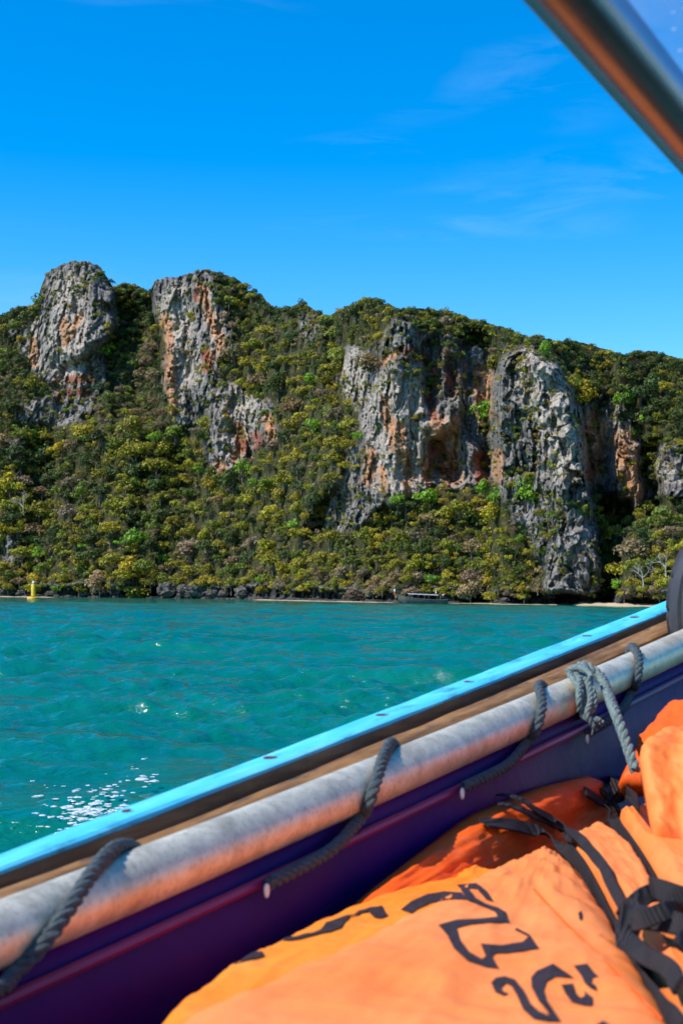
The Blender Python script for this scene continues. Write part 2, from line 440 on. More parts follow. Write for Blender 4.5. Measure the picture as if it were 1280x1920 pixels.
# coarse maps on a 4 px lattice
GX = np.arange(-420, 1641, 4.0); GY = np.arange(470, 1149, 4.0)
MX, MY = np.meshgrid(GX, GY)
wob_x = 16 * fbm(MX / 34, MY / 34, MX * 0, 4, 21, .6); wob_y = 16 * fbm(MX / 34, MY / 34, MX * 0 + 7, 4, 33, .6)
rockm = np.zeros(MX.shape)
for pl in ROCKS: rockm = np.maximum(rockm, inpoly(MX + wob_x, MY + wob_y, pl).astype(float))
rocks_soft = blur(rockm, 2.0, 2.0)
D0 = depth_water(GX, shoreline(GX))
hz_y = shoreline(GX) 
# integrate setback upward
kmap = 0.74 * (1 - blur(rockm, 8, 4)) + 0.14
kmap = kmap * (1 + 0.35 * fbm(MX / 90, MY / 60, MX * 0 + 2, 3, 50))
rise = np.zeros(MX.shape)
mpp = D0[None, :] / F_PX
dz = np.where(MY < hz_y[None, :] - 12, 4.0 * mpp, 0.0)
rise = np.cumsum((kmap * dz)[::-1], axis=0)[::-1]
off = np.zeros(MX.shape)
for pl, v in OFFS: off += v * inpoly(MX + wob_x * 0.8, MY + wob_y * 0.8, pl)
off = blur(off, 1.3, 1.8)
undul = 5 * fbm(MX / 110, MY / 130, MX * 0 + 1, 3, 60)
below = np.clip((hz_y[None, :] - MY) / 14.0, 0, 1)
DM = D0[None, :] + blur(rise, 4, 3) + (off + undul) * below
def bil(Mp, x, y):
    fx = np.clip((np.asarray(x, float) - GX[0]) / 4, 0, len(GX) - 1.001); fy = np.clip((np.asarray(y, float) - GY[0]) / 4, 0, len(GY) - 1.001)
    i, j = fx.astype(int), fy.astype(int); u, v = fx - i, fy - j
    return (Mp[j, i] * (1 - u) + Mp[j, i + 1] * u) * (1 - v) + (Mp[j + 1, i] * (1 - u) + Mp[j + 1, i + 1] * u) * v

def build_cliff():
    cols = np.r_[np.linspace(-415, -22, 50), np.arange(-20, 1301, 1.9), np.linspace(1304, 1635, 45)]
    NR, NB = 350, 14
    t = np.linspace(0, 1, NR)
    top = skyline(cols) + 3.0 * fbm(cols / 7, cols * 0, cols * 0 + 4, 3, 70)
    bot = shoreline(cols) + 6
    T, X = np.meshgrid(t, cols, indexing='ij')
    Y = bot[None, :] + (top - bot)[None, :] * T
    D = bil(DM, X, Y)
    rk = bil(rocks_soft, X, Y)
    hgt = shoreline(cols)[None, :] - Y          # pixels above the waterline
    # sea notch at the foot
    notch_len = (0.55 + 0.5 * fbm(X / 45, X * 0, X * 0 + 9, 3, 90))
    deep = np.clip(0.75 + 0.9 * fbm(X / 38, X * 0, X * 0 + 9, 3, 90), 0.15, 1.25) * np.where(X > 1150, 0.35, 1.0)
    brow = 21 + 7 * fbm(X / 22, X * 0, X * 0 + 5, 3, 93)
    nt_ = deep / (1 + np.exp((hgt - brow) / 1.6)) * np.clip((hgt - 1) / 5.0, 0, 1)
    tide = np.clip((brow + 7 - hgt) / 8.0, 0, 1)
    rk = np.maximum(rk, np.clip((brow + 9 - hgt) / 8.0 + 0.7 * fbm(X / 15, Y / 15, X * 0, 3, 91), 0, 1))
    rk = np.clip(0.5 + (rk - 0.5 + 0.42 * fbm(X / 9, Y / 12, X * 0 + 2, 3, 95)) * 2.2, 0, 1)
    W = P(X, Y, D)
    wx, wy, wz = W[..., 0], W[..., 1], W[..., 2]
    flute = fbm(wx / 5.0, wy / 9.0, wz / 22.0, 4, 100, 0.55, True)
    pill = fbm(wx / 13.0, wy / 18.0, wz / 40.0, 3, 110)
    blk = fbm(wx / 2.6, wy / 3.5, wz / 3.2, 4, 120, 0.6, True)
    led = vnoise(wx / 14, wy / 20, wz / 3.0, 130)
    fl2 = fbm(wx / 1.9, wy / 4.0, wz / 13.0, 3, 150, 0.6, True)
    crack = np.clip((1 - np.abs(fbm(wx / 6.5, wy / 9, wz / 26.0, 3, 160)) * 9), 0, 1) + 0.7 * np.clip((1 - np.abs(fbm(wx / 3.0, wy / 5, wz / 12.0, 3, 170)) * 8), 0, 1)
    rub = blur(inpoly(X, Y, ROCKS[4]).astype(float) + inpoly(X, Y, ROCKS[2]) * .6, 8, 8)
    ww = 0.8 * fbm(wx / 2, wy / 2, wz / 2, 2, 77)
    c1 = crag(wx / 4.5 + ww * .3, wy / 6 + ww * .3, wz / 11 + ww * .3, 500); c2 = crag(wx / 1.7 + ww, wy / 2.4, wz / 3.2 + ww, 520); c3 = crag(wx / 0.75 + ww, wy, wz / 1.1, 540)
    D = D - rk * ((0.9 * flute + 0.8 * fl2 - 1.2 * crack) * (1 - 0.72 * rub) + 1.4 * pill + 0.6 * blk + 0.5 * led + 0.9 * c1 + (0.8 * c2 + 0.4 * c3) * (1 + 0.7 * rub)) - (1 - rk) * (0.8 * fbm(wx / 7, wy / 9, wz / 7, 3, 140) - 1.0) + 6.5 * nt_ - 1.6 * np.exp(-((hgt - brow - 6) / 6.0) ** 2) * deep
    D = D + 0.0 * T
    W = P(X, Y, D)
    # far side: falls away behind the ridge
    back = []
    for i in range(1, NB + 1):
        s = i / NB
        b = W[-1].copy(); b[:, 1] += 90 * s; b[:, 0] *= 1 + 0.25 * s; b[:, 2] = W[-1][:, 2] * (1 - s ** 2) - 2 * s
        back.append(b)
    Wall = np.concatenate([W, np.array(back)], 0)
    V = Wall.reshape(-1, 3)
    me = mesh_np('cliff_hillside', V, grid_faces(NR + NB, len(cols), True))
    def at(name, a):
        full = np.concatenate([a, np.repeat(a[-1:], NB, 0)], 0).ravel().astype(np.float32)
        q = me.attributes.new(name, 'FLOAT', 'POINT'); q.data.foreach_set('value', full)
    at('rock', rk); at('tide', tide)
    wx2 = X + 5 * fbm(X / 12, Y / 18, X * 0, 3, 200)
    def strokes(lst):
        a = np.zeros(X.shape)
        for r, pts in lst: a = np.maximum(a, np.clip(1.6 - segdist(wx2, Y, pts) / r, 0, 1))
        return a
    at('stain', strokes(STAINS)); at('red', 0.85 * strokes(REDS)); at('pale', strokes(PALES))
    o = link('cliff_hillside', me, rock_mat())
    tag(o, 'steep limestone hillside with grey and orange cliff faces above the sea', None, None, 'structure')
    return me, V
cliff_me, cliff_V = build_cliff()

# beach strips at the foot of the cliffs
M_SAND = simple('sand', (0.52, 0.40, 0.24), 0.9, var=0.2, scale=2.0)
def beach(name, x0, x1, hpx, label):
    xs = np.linspace(x0, x1, 60); rows = 7
    V = []
    for r in range(rows):
        s = r / (rows - 1)
        taper = np.clip(np.minimum(xs - x0, x1 - xs) / 22.0, 0, 1) ** 0.6
        y = shoreline(xs) + 1.2
        d = depth_water(xs, y) + 9 * s
        w = P(xs, y, d)
        w[:, 2] = -0.12 + (hpx * taper * (s ** 0.8)) * d / F_PX * (0.85 + 0.2 * fbm(xs / 14, xs * 0, xs * 0 + r * 0.2, 2, 5))
        V.append(w)
    V = np.array(V)
    o = link(name, mesh_np(name, V.reshape(-1, 3), grid_faces(rows, 60, False)), M_SAND)
    tag(o, label, None, None, 'structure')
beach('beach', 1070, 1290, 8.5, 'strip of pale sand at the foot of the right cliff')
beach('beach', 462, 752, 2.6, 'thin strip of sand left of the moored boat')
beach('beach', 832, 1075, 2.6, 'narrow sand strip right of the moored boat')
beach('beach', -30, 112, 2.4, 'thin strip of sand and stones behind the buoy')

# ------------------------------------------------------------------ trees
def crown_mesh(name, seed, n_lobes, leaf_n, leaf, flat=0.8, spread=1.0, kind='round'):
    """Leaf-sized faces spread over the lobes of an uneven crown; unit crown radius ~1, base of crown at z=0."""
    r = np.random.default_rng(seed)
    V, Fq = [], []
    lobes = []
    for i in range(n_lobes):
        a = r.random() * 6.283; q = math.sqrt(r.random()) * 0.72 * spread
        zc = (0.12 + 0.78 * r.random() * (1 - 0.6 * q)) * (1.15 if kind == 'tall' else 1.0)
        if kind == 'umbrella': zc = 0.75 + 0.22 * r.random() - 0.25 * q
        lobes.append((q * math.cos(a), q * math.sin(a), zc * (1.35 if kind == 'tall' else 1.0), r.uniform(0.32, 0.52)))
    for (cx, cy, cz, lr) in lobes:
        for j in range(leaf_n):
            d = r.normal(size=3); d /= np.linalg.norm(d)
            if d[2] < -0.35: d[2] *= -1
            rad = lr * (1.0 - 0.35 * r.random() ** 2)
            c = np.array([cx, cy, cz]) + d * rad * np.array([1, 1, flat])
            nrm = d + r.normal(size=3) * 0.36; nrm /= np.linalg.norm(nrm)
            u = np.cross(nrm, r.normal(size=3)); u /= np.linalg.norm(u); v = np.cross(nrm, u)
            s = leaf * r.uniform(0.6, 1.35)
            o = len(V)
            V += [c - u * s, c - v * s * 0.6 + nrm * s * 0.12, c + u * s, c + v * s * 0.6 - nrm * s * 0.08]
            Fq.append((o, o + 1, o + 2, o + 3))
    return np.array(V), np.array(Fq)
def trunk_mesh(seed, h=1.1, r0=0.075, limbs=4):
    r = random.Random(seed); mb = MB()
    top = (r.uniform(-.12, .12), r.uniform(-.12, .12), h)
    pts = smooth_path([(0, 0, -0.55), (r.uniform(-.05, .05), r.uniform(-.05, .05), h * 0.4), top], 6)
    mb.tube(pts, np.linspace(r0, r0 * 0.35, 6), 6)
    for k in range(limbs):
        a = r.random() * 6.28; s = pts[r.randint(2, 4)]
        e = (s[0] + 0.55 * math.cos(a), s[1] + 0.55 * math.sin(a), s[2] + r.uniform(0.3, 0.6))
        m = ((s[0] + e[0]) / 2, (s[1] + e[1]) / 2, (s[2] + e[2]) / 2 - 0.06)
        mb.tube(smooth_path([s, m, e], 4), np.linspace(r0 * 0.5, r0 * 0.15, 4), 5)
    me = bpy.data.meshes.new('trunk'); me.from_pydata(mb.v, [], mb.f); me.update(); me.materials.append(M_BARK)
    return me
KINDS_ = ['round'] * 7 + ['tall'] * 2 + ['umbrella']
PROTO = []
for i, kd in enumerate(KINDS_):
    V, Fq = crown_mesh('crown', 100 + i, 10 + i % 4, 62, 0.092, kind=kd)
    me = mesh_np('crown', V, Fq, False); me.materials.append(M_LEAF)
    PROTO.append((me, trunk_mesh(40 + i, 0.95 if kd != 'umbrella' else 1.2)))
LITE = [crown_mesh('crown', 300 + i, 7 + i % 3, 34, 0.125, kind=KINDS_[i]) for i in range(10)]
DRYP = []
def twig_mesh(seed, depth=4, r0=0.035):
    r = random.Random(seed); mb = MB()
    def grow(p, d, ln, rad, k):
        q = p + d * ln
        mid = (p + q) / 2 + Vector((r.uniform(-1, 1), r.uniform(-1, 1), r.uniform(-1, 1))) * ln * 0.08
        mb.tube([tuple(p), tuple(mid), tuple(q)], [rad, rad * 0.8, rad * 0.6], 4 if k < 3 else 5, cap=False)
        if k == 0: return
        for _ in range(3 if k > 1 else 2):
            nd = (d + Vector((r.gauss(0, .55), r.gauss(0, .55), r.gauss(0.12, .35)))).normalized()
            grow(q, nd, ln * r.uniform(0.6, 0.85), rad * 0.6, k - 1)
    grow(Vector((0, 0, -0.2)), Vector((r.uniform(-.1, .1), r.uniform(-.1, .1), 1)).normalized(), 0.5, r0, depth)
    me = bpy.data.meshes.new('branches'); me.from_pydata(mb.v, [], mb.f); me.update(); me.materials.append(M_BAREBARK)
    return me
TWIG = [twig_mesh(s) for s in range(5)]

COLS = {'olive': (0.245, 0.232, 0.020), 'mid green': (0.130, 0.168, 0.021), 'dark green': (0.060, 0.090, 0.020), 'lime green': (0.17, 0.32, 0.022),
        'yellow olive': (0.31, 0.265, 0.020), 'dry grey brown': (0.24, 0.18, 0.10), 'blue green': (0.05, 0.10, 0.05)}
def vary(c, r):
    f = math.exp(r.gauss(0, 0.2)); return (c[0] * f * r.uniform(.88, 1.12), c[1] * f, c[2] * f * r.uniform(.8, 1.3), 1.0)
def surf(px, py):
    return P(px, py, bil(DM, px, py))
rt = random.Random(3)
TREES = []          # (px, py of crown centre, radius px, colour, special label)
def zone(px, py):
    up = (py - skyline(px)) / (shoreline(px) - skyline(px))
    if shoreline(px) - py < 62: return 'shore'
    if px > 1090 and py < 960: return 'right hill'
    if px < 320 and py < 800: return 'peaks'
    if up < 0.18: return 'crest'
    if px < 540: return 'left slope'
    if px < 700: return 'middle slope'
    return 'right slope'
ZC = {'shore': [('olive', 5), ('yellow olive', 4), ('dry grey brown', 5), ('mid green', 2), ('lime green', .4)],
      'right hill': [('dark green', 5), ('mid green', 4), ('olive', 3), ('lime green', .3)],
      'peaks': [('dark green', 5), ('mid green', 3), ('olive', 1.5), ('dry grey brown', 2)],
      'crest': [('dark green', 4), ('mid green', 3), ('olive', 3), ('dry grey brown', 1)],
      'left slope': [('olive', 6), ('mid green', 3), ('dark green', 3), ('yellow olive', 2), ('dry grey brown', 1.2), ('lime green', .25)],
      'middle slope': [('olive', 6), ('mid green', 3), ('dark green', 1.5), ('yellow olive', 2), ('dry grey brown', 2.4), ('lime green', .5)],
      'right slope': [('olive', 6), ('yellow olive', 2.2), ('mid green', 3), ('dark green', 1.5), ('dry grey brown', 1.2), ('lime green', .4)]}
def pick(z):
    l = ZC[z]; t = rt.random() * sum(w for _, w in l)
    for c, w in l:
        t -= w
        if t <= 0: return c
    return l[0][0]
SPECIAL = [
    (193, 647, 22, 'lime green', 'bright green tree on the ledge of the left peak'),
    (188, 720, 14, 'blue green', 'bluish green tree under the left peak overhang'),
    (908, 765, 24, 'lime green', 'bright green tree in the gully beside the grey rock pillar'),
    (985, 920, 26, 'lime green', 'large green bush on the lower face of the grey rock pillar'),
    (1022, 655, 15, 'lime green', 'bright green tree at the top right of the grey rock pillar'),
    (800, 925, 24, 'lime green', 'bright green tree at the foot of the streaked middle cliff'),
    (455, 872, 20, 'lime green', 'bright green tree at the foot of the small dark cliff'),
    (590, 795, 20, 'lime green', 'bright green tree high on the slope left of the streaked cliff'),
    (583, 708, 14, 'lime green', 'bright green tree on the slope under the crest dip'),
    (480, 900, 12, 'lime green', 'small bright green tree below the small dark cliff'),
    (373, 878, 11, 'lime green', 'small bright green bush left of the small dark cliff'),
    (240, 790, 25, 'olive', 'large round olive tree below the gully between the peaks'),
    (160, 800, 24, 'yellow olive', 'yellow topped tree below the left peak'),
    (255, 835, 28, 'olive', 'broad brownish olive tree below the second peak'),
    (1150, 918, 26, 'mid green', 'spreading flat topped tree by the shaded recess right of the pillar'),
    (1250, 960, 28, 'mid green', 'dense green tree on the right slope above the tyre'),
    (1160, 1092, 14, 'lime green', 'low bright green bush above the sandy beach'),
    (372, 1095, 16, 'yellow olive', 'yellow green bush on top of the shore boulders'),
    (1180, 1020, 28, 'dry grey brown', 'dry brownish tree above the bare white tree'),
    (75, 1030, 17, 'lime green', 'fresh green tree on the slope above the yellow buoy'),
    (672, 812, 13, 'lime green', 'bright green bush at the left edge of the streaked cliff'),
    (745, 935, 14, 'lime green', 'light green tree below the streaked cliff'),
]
for s in SPECIAL: TREES.append((*s[:4], s[4]))
LEDGE = [(118, 548, 8), (132, 540, 9), (148, 532, 9), (163, 524, 8), (178, 518, 9), (192, 512, 8), (110, 560, 7), (98, 575, 6), (135, 575, 7), (142, 590, 6), (92, 628, 8), (110, 650, 8), (118, 662, 9), (100, 665, 7), (140, 655, 6), (85, 540, 6),
         (205, 560, 9), (212, 600, 8), (355, 588, 9), (345, 548, 6), (362, 600, 7), (358, 668, 9), (350, 680, 7), (330, 560, 6), (400, 530, 11), (415, 545, 12), (428, 560, 12), (405, 560, 9), (425, 590, 12), (438, 610, 11), (430, 640, 10), (410, 700, 10), (395, 715, 9), (400, 735, 9), (372, 750, 8), (330, 740, 8), (325, 765, 9),
         (425, 745, 9), (440, 730, 8), (420, 770, 8), (390, 800, 8), (500, 770, 10), (470, 735, 9), (470, 830, 8), (520, 760, 8), (430, 800, 7),
         (735, 612, 10), (755, 603, 10), (775, 606, 9), (800, 612, 10), (825, 625, 11), (845, 640, 11), (815, 640, 9), (835, 655, 9), (820, 665, 8), (745, 690, 9), (770, 695, 8), (730, 660, 9), (715, 680, 8), (722, 720, 7), (860, 660, 10), (690, 720, 8), (700, 760, 7), (665, 800, 9), (650, 840, 9), (660, 880, 8), (632, 930, 9), (645, 960, 8), (690, 930, 8),
         (945, 672, 8), (960, 685, 7), (988, 690, 10), (1000, 700, 9), (1015, 672, 8), (952, 745, 11), (962, 760, 10), (948, 765, 8), (980, 785, 9), (975, 798, 8), (940, 800, 7), (970, 815, 9), (1032, 755, 7), (1040, 780, 11), (1055, 778, 9), (1025, 783, 8), (995, 812, 8), (955, 845, 12), (938, 835, 10), (975, 855, 11), (1000, 845, 9), (1015, 862, 11), (1035, 870, 10), (1060, 890, 9), (990, 870, 9), (1045, 845, 9), (950, 870, 9), (1070, 860, 8), (960, 905, 10), (1010, 955, 10), (1035, 960, 11), (1060, 965, 10), (1085, 950, 12), (1100, 960, 12), (1040, 1000, 10), (1050, 1020, 9), (1015, 1030, 11), (1010, 985, 9), (1075, 1085, 7), (1045, 1105, 8)]
LEDGE = [(x_ + rt.uniform(-3, 3), y_ + rt.uniform(-3, 3), r_ * rt.uniform(.75, 1.2)) for x_, y_, r_ in LEDGE]
for x_, y_, r_ in LEDGE: TREES.append((x_, y_, r_, rt.choice(['olive', 'mid green', 'dark green', 'olive', 'dry grey brown', 'mid green']), None))
# dart throwing over the vegetated hillside
cells = {}
def free(px, py, r):
    i, j = int(px // 30), int(py // 30)
    for a in range(i - 2, i + 3):
        for b in range(j - 2, j + 3):
            for (qx, qy, qr) in cells.get((a, b), ()):
                if (px - qx) ** 2 + (py - qy) ** 2 < (0.60 * (r + qr)) ** 2: return False
    return True
def put(px, py, r): cells.setdefault((int(px // 30), int(py // 30)), []).append((px, py, r))
for s in SPECIAL: put(s[0], s[1], s[2])
for l_ in LEDGE: put(*l_)
size_n = lambda px, py: float(fbm(np.array(px / 60), np.array(py / 45), np.array(0.5), 2, 400))
for k in range(26000):
    px = rt.uniform(-60, 1330); sk, sh = float(skyline(px)), float(shoreline(px))
    py = rt.uniform(sk, sh - 19)
    if 290 < px < 480 and py > sh - 34: continue
    rk = float(bil(rocks_soft, px, py))
    z = zone(px, py)
    base = {'crest': 11, 'peaks': 10.5, 'right hill': 13, 'shore': 12.5}.get(z, 17)
    r = base * math.exp(rt.gauss(0, 0.36)) * (1 + 0.3 * size_n(px, py))
    if rk > 0.35:
        if rt.random() > (0.42 if size_n(px * 1.4, py * 1.4) > -0.05 else 0.02): continue
        if (px < 440 and rt.random() < 0.45) or (690 < px < 900 and 740 < py < 925 and rt.random() < 0.85): continue
        r = rt.uniform(4, 9)
    r = max(4.0, min(r, 27))
    if py - sk < r * 0.35: continue
    if k > 13000: r = max(4.0, r * 0.6)
    if not free(px, py, r): continue
    put(px, py, r)
    c = pick(z)
    if rk > 0.35: c = rt.choice(['olive', 'mid green', 'dark green', 'olive', 'dry grey brown', 'yellow olive'])
    TREES.append((px, py, r, c, None))
# crest trees that break the skyline
x = -30.0
while x < 1310:
    bare = x < 205 and x > 72 or 288 < x < 385
    if not (bare and rt.random() < 0.62):
        r = rt.uniform(3.5, 6) if bare else rt.uniform(6, 11.5)
        TREES.append((x, float(skyline(x)) + r * 0.15 + rt.uniform(-2, 5), r, rt.choice(['dark green', 'dark green', 'mid green', 'olive']), None))
    x += rt.uniform(5, 14)
TREES.sort(key=lambda t: (t[4] is None, -t[2]))

def place(px, py):
    for lim, nm in ((210, 'yellow buoy'), (500, 'boulder heap'), (725, 'long sand strip'), (900, 'moored boat'), (1085, 'grey pillar foot'), (9999, 'sandy beach')):
        if px < lim: break
    up = (shoreline(px) - py) / (shoreline(px) - skyline(px))
    hw = 'just over the waterline by' if shoreline(px) - py < 62 else 'on the skyline crest above' if up > 0.9 else 'low on the slope above' if up < 0.33 else 'halfway up the hill above' if up < 0.62 else 'high on the hill above'
    return hw + ' the ' + nm
MADE = []
n_tree = n_shrub = 0
FV, FF, FT = [], [], []
fo = 0
for (px, py, r, c, lab) in TREES:
    d = float(bil(DM, px, min(py + r * 0.9, float(shoreline(px)) - 8))) - 0.8
    R_ = r * d / F_PX
    up_ = 1.22
    inframe = -5 < px < 1285
    z = zone(px, py)
    col = vary(COLS[c], rt) if not lab else (*COLS[c], 1.0)
    i = rt.randrange(10)
    shrub = r < 11.5 or z == 'shore'
    base = P(px, py + r * 0.95, d)
    rot = rt.random() * 6.28
    if inframe and ((shrub and n_shrub < 290 and r > 4.5) or (not shrub and n_tree < 290) or lab):
        me_c, me_t = PROTO[i]
        nm = 'shrub' if shrub else 'broadleaf_tree'
        kd = 'shrub' if shrub else 'tree'
        t = empty(nm, base, lab or '%s leafed %s %s' % (c, kd, place(px, py)), kd, None if lab else '%s %ss %s' % (c, kd, place(px, py)))
        if not lab: MADE.append((t, px, py, r))
        t.rotation_euler.z = rot; sc = R_ * (1.3 if lab else 1.25); t.scale = (sc * rt.uniform(.9, 1.12), sc * rt.uniform(.9, 1.12), sc * rt.uniform(.85, 1.2))
        o = bpy.data.objects.new('crown', me_c); C.objects.link(o); o.parent = t; o.color = col
        if shrub and c == 'dry grey brown': me_t = TWIG[i % 5]
        o = bpy.data.objects.new('trunk' if not shrub else 'stem', me_t); C.objects.link(o); o.parent = t
        if shrub: n_shrub += 1
        else: n_tree += 1
    else:
        V, Fq = LITE[i]
        cr, sr = math.cos(rot) * R_ * up_, math.sin(rot) * R_ * up_
        W = np.stack([V[:, 0] * cr - V[:, 1] * sr, V[:, 0] * sr + V[:, 1] * cr, V[:, 2] * R_ * up_], -1) + base
        FV.append(W); FF.append(Fq + fo); FT.append(np.tile(np.array(col), (len(V), 1))); fo += len(V)
# within each group of look-alikes, name the ones that stand out by size or by where they stand
by = {}
for m_ in MADE: by.setdefault(m_[0]['label'], []).append(m_)
for lab_, l in by.items():
    if len(l) < 2: continue
    for word, key in (('largest', lambda m_: -m_[3]), ('lowest', lambda m_: -m_[2]), ('topmost', lambda m_: m_[2]), ('leftmost', lambda m_: m_[1]), ('rightmost', lambda m_: -m_[1])):
        l.sort(key=key)
        if len(l) > 1: l[0][0]['label'] = word + ' ' + lab_; l.pop(0)
    if len(l) == 1: l[0][0]['label'] = 'middle ' + lab_
# undergrowth between the trees
ug = np.random.default_rng(77)
for k in range(4200):
    px = ug.uniform(-30, 1310); sk, sh = float(skyline(px)), float(shoreline(px))
    py = ug.uniform(sk + 4, sh - 12)
    rk = float(bil(rocks_soft, px, py))
    if rk > 0.3 and ug.random() > 0.05: continue
    d = float(bil(DM, px, py)); R_ = ug.uniform(2.5, 6) * (0.6 if rk > .3 else 1) * d / F_PX
    nl = 16
    dd = ug.normal(size=(nl, 3)); dd /= np.linalg.norm(dd, axis=1)[:, None]; dd[:, 2] = np.abs(dd[:, 2]); dd[:, 1] = -np.abs(dd[:, 1])
    c0 = P(px, py, d) + dd * R_ * np.array([1, 1.2, .8])
    nn = dd + ug.normal(size=(nl, 3)) * 0.5; nn /= np.linalg.norm(nn, axis=1)[:, None]
    u = np.cross(nn, ug.normal(size=(nl, 3))); u /= np.linalg.norm(u, axis=1)[:, None]; v = np.cross(nn, u)
    s = R_ * 0.3
    V = np.stack([c0 - u * s, c0 - v * s * .6, c0 + u * s, c0 + v * s * .6], 1).reshape(-1, 3)
    cn = pick(zone(px, py))
    cn = 'dry grey brown' if rt.random() < 0.12 else ('dark green' if rt.random() < 0.55 else cn)
    FV.append(V); FF.append(np.arange(nl * 4).reshape(-1, 4) + fo); FT.append(np.tile(np.array(vary(COLS[cn], rt)), (nl * 4, 1))); fo += nl * 4
fme = mesh_np('forest', np.concatenate(FV), np.concatenate(FF), False)
q = fme.attributes.new('tint', 'FLOAT_COLOR', 'POINT'); q.data.foreach_set('color', np.concatenate(FT).astype(np.float32).ravel())
tag(link('forest', fme, M_LEAFS), 'dense olive and green forest covering the slopes between the cliffs', None, None, 'stuff')

# bare trees
def bare_tree(px, py, hpx, seed, label):
    d = float(bil(DM, px, py)) - 3.5
    t = empty('bare_tree', P(px, py, d), label, 'tree')
    s = hpx * d / F_PX / 1.7; t.scale = (s * 1.25, s, s)
    o = bpy.data.objects.new('branches', TWIG[seed]); C.objects.link(o); o.parent = t
bare_tree(1205, 1094, 58, 1, 'leafless white branched tree standing above the sandy beach')
bare_tree(1248, 1075, 60, 3, 'leafless grey tree beside the tyre above the shore')
bare_tree(20, 855, 45, 2, 'pale leafless tree at the far left of the slope')
bare_tree(45, 960, 50, 4, 'tall pale leafless tree at the left edge above the buoy')

# shore boulders
M_BOULD = simple('boulder', (0.115, 0.098, 0.082), 0.9, var=0.6, scale=1.4, bump=0.9, bdist=0.3)
def ico(sub, seed, amp, scl):
    bm = bmesh.new(); bmesh.ops.create_icosphere(bm, subdivisions=sub, radius=1.0)
    co = np.array([v.co for v in bm.verts])
    n = 0.7 * fbm(co[:, 0] * 1.3 + seed, co[:, 1] * 1.3, co[:, 2] * 1.3, 4, seed, 0.55, True) + 0.5 * crag(co[:, 0] * 1.6 + seed, co[:, 1] * 1.6, co[:, 2] * 1.6, seed)
    co = co * (1 + amp * n)[:, None] * np.array(scl)
    for v, c in zip(bm.verts, co): v.co = c
    me = bpy.data.meshes.new('boulder'); bm.to_mesh(me); bm.free(); me.materials.append(M_BOULD)
    return me
BL = [(456, 1112, 17, 12, 'rounded grey boulder standing alone at the start of the sand strip'),
      (372, 1106, 26, 16, 'largest dark boulder under the yellow green bush'),
      (345, 1107, 14, 12, 'craggy boulder left of the largest dark boulder'),
      (312, 1106, 17, 15, 'jagged dark boulder at the left end of the boulder heap'),
      (400, 1112, 14, 9, 'low pale stone right of the largest dark boulder'),
      (420, 1114, 10, 7, 'small stone between the boulder heap and the lone boulder'),
      (355, 1116, 9, 6, 'small wet stone at the waterline below the heap'),
      (340, 1115, 8, 5, 'flat stone at the waterline below the craggy boulder'),
      (15, 1108, 14, 8, 'grey stone at the far left of the shore'),
      (40, 1112, 9, 6, 'small pale stone left of the yellow buoy'),
      (95, 1113, 10, 5, 'low dark stone right of the yellow buoy'),
      (160, 1114, 12, 4, 'flat stone in the dark notch right of the buoy'),
      (1170, 1118, 16, 8, 'dark stone at the back of the sandy beach'),
      (1200, 1122, 13, 7, 'brown stone at the back of the beach under the bare tree'),
      (1228, 1120, 15, 9, 'dark boulder beside the tyre at the end of the beach'),
      (945, 1124, 8, 4, 'small stone on the sand right of the moored boat')]
for k, (px, py, rx, rz, lab) in enumerate(BL):
    d = float(depth_water(px, shoreline(px))) + (0.5 if px < 1100 else 5)
    w = P(px, py, d); s = d / F_PX
    o = link('boulder', ico(4, 50 + k, 0.5, (rx * s * .85, rx * s * 0.7, rz * s * .85)), None)
    o.location = tuple(w); tag(o, lab, 'boulder', 'boulders along the shore')

# ------------------------------------------------------------------ yellow buoy
M_YEL = simple('yellow_paint', (0.80, 0.50, 0.02), 0.45, var=0.12, scale=1.5)
M_WHT = simple('white_plastic', (0.75, 0.75, 0.72), 0.5, var=0.05)
M_DRK = simple('dark_metal', (0.05, 0.05, 0.055), 0.5, var=0.2)
def buoy():
    d = float(depth_water(63, 1123)); s = d / F_PX
    w = P(63, 1123, d)
    t = empty('navigation_buoy', (w[0], w[1], 0), 'yellow pillar buoy with a pale top light floating near the left shore', 'buoy')
    a = lambda prof, nm, m: MB().lathe(prof, (w[0], w[1], 0), 24).build(nm, m, t)
    f = a([(10 * s, -3 * s), (11.6 * s, -1 * s), (11.8 * s, 1.6 * s), (11 * s, 3.4 * s), (4 * s, 4.2 * s)], 'float', M_YEL)
    a([(3.6 * s, 4.2 * s), (4.0 * s, 4.5 * s), (4.0 * s, 5.4 * s), (3.6 * s, 5.6 * s)], 'collar', M_DRK)
    a([(4.2 * s, 5.6 * s), (4.2 * s, 27.5 * s), (3.8 * s, 28 * s), (1.5 * s, 28 * s)], 'pillar', M_YEL)
    a([(2.0 * s, 28 * s), (2.0 * s, 29.2 * s)], 'lamp_base', M_DRK)
    a([(2.5 * s, 29.2 * s), (2.6 * s, 31.5 * s), (2.1 * s, 33 * s), (0.8 * s, 34 * s)], 'lamp', M_WHT)
buoy()

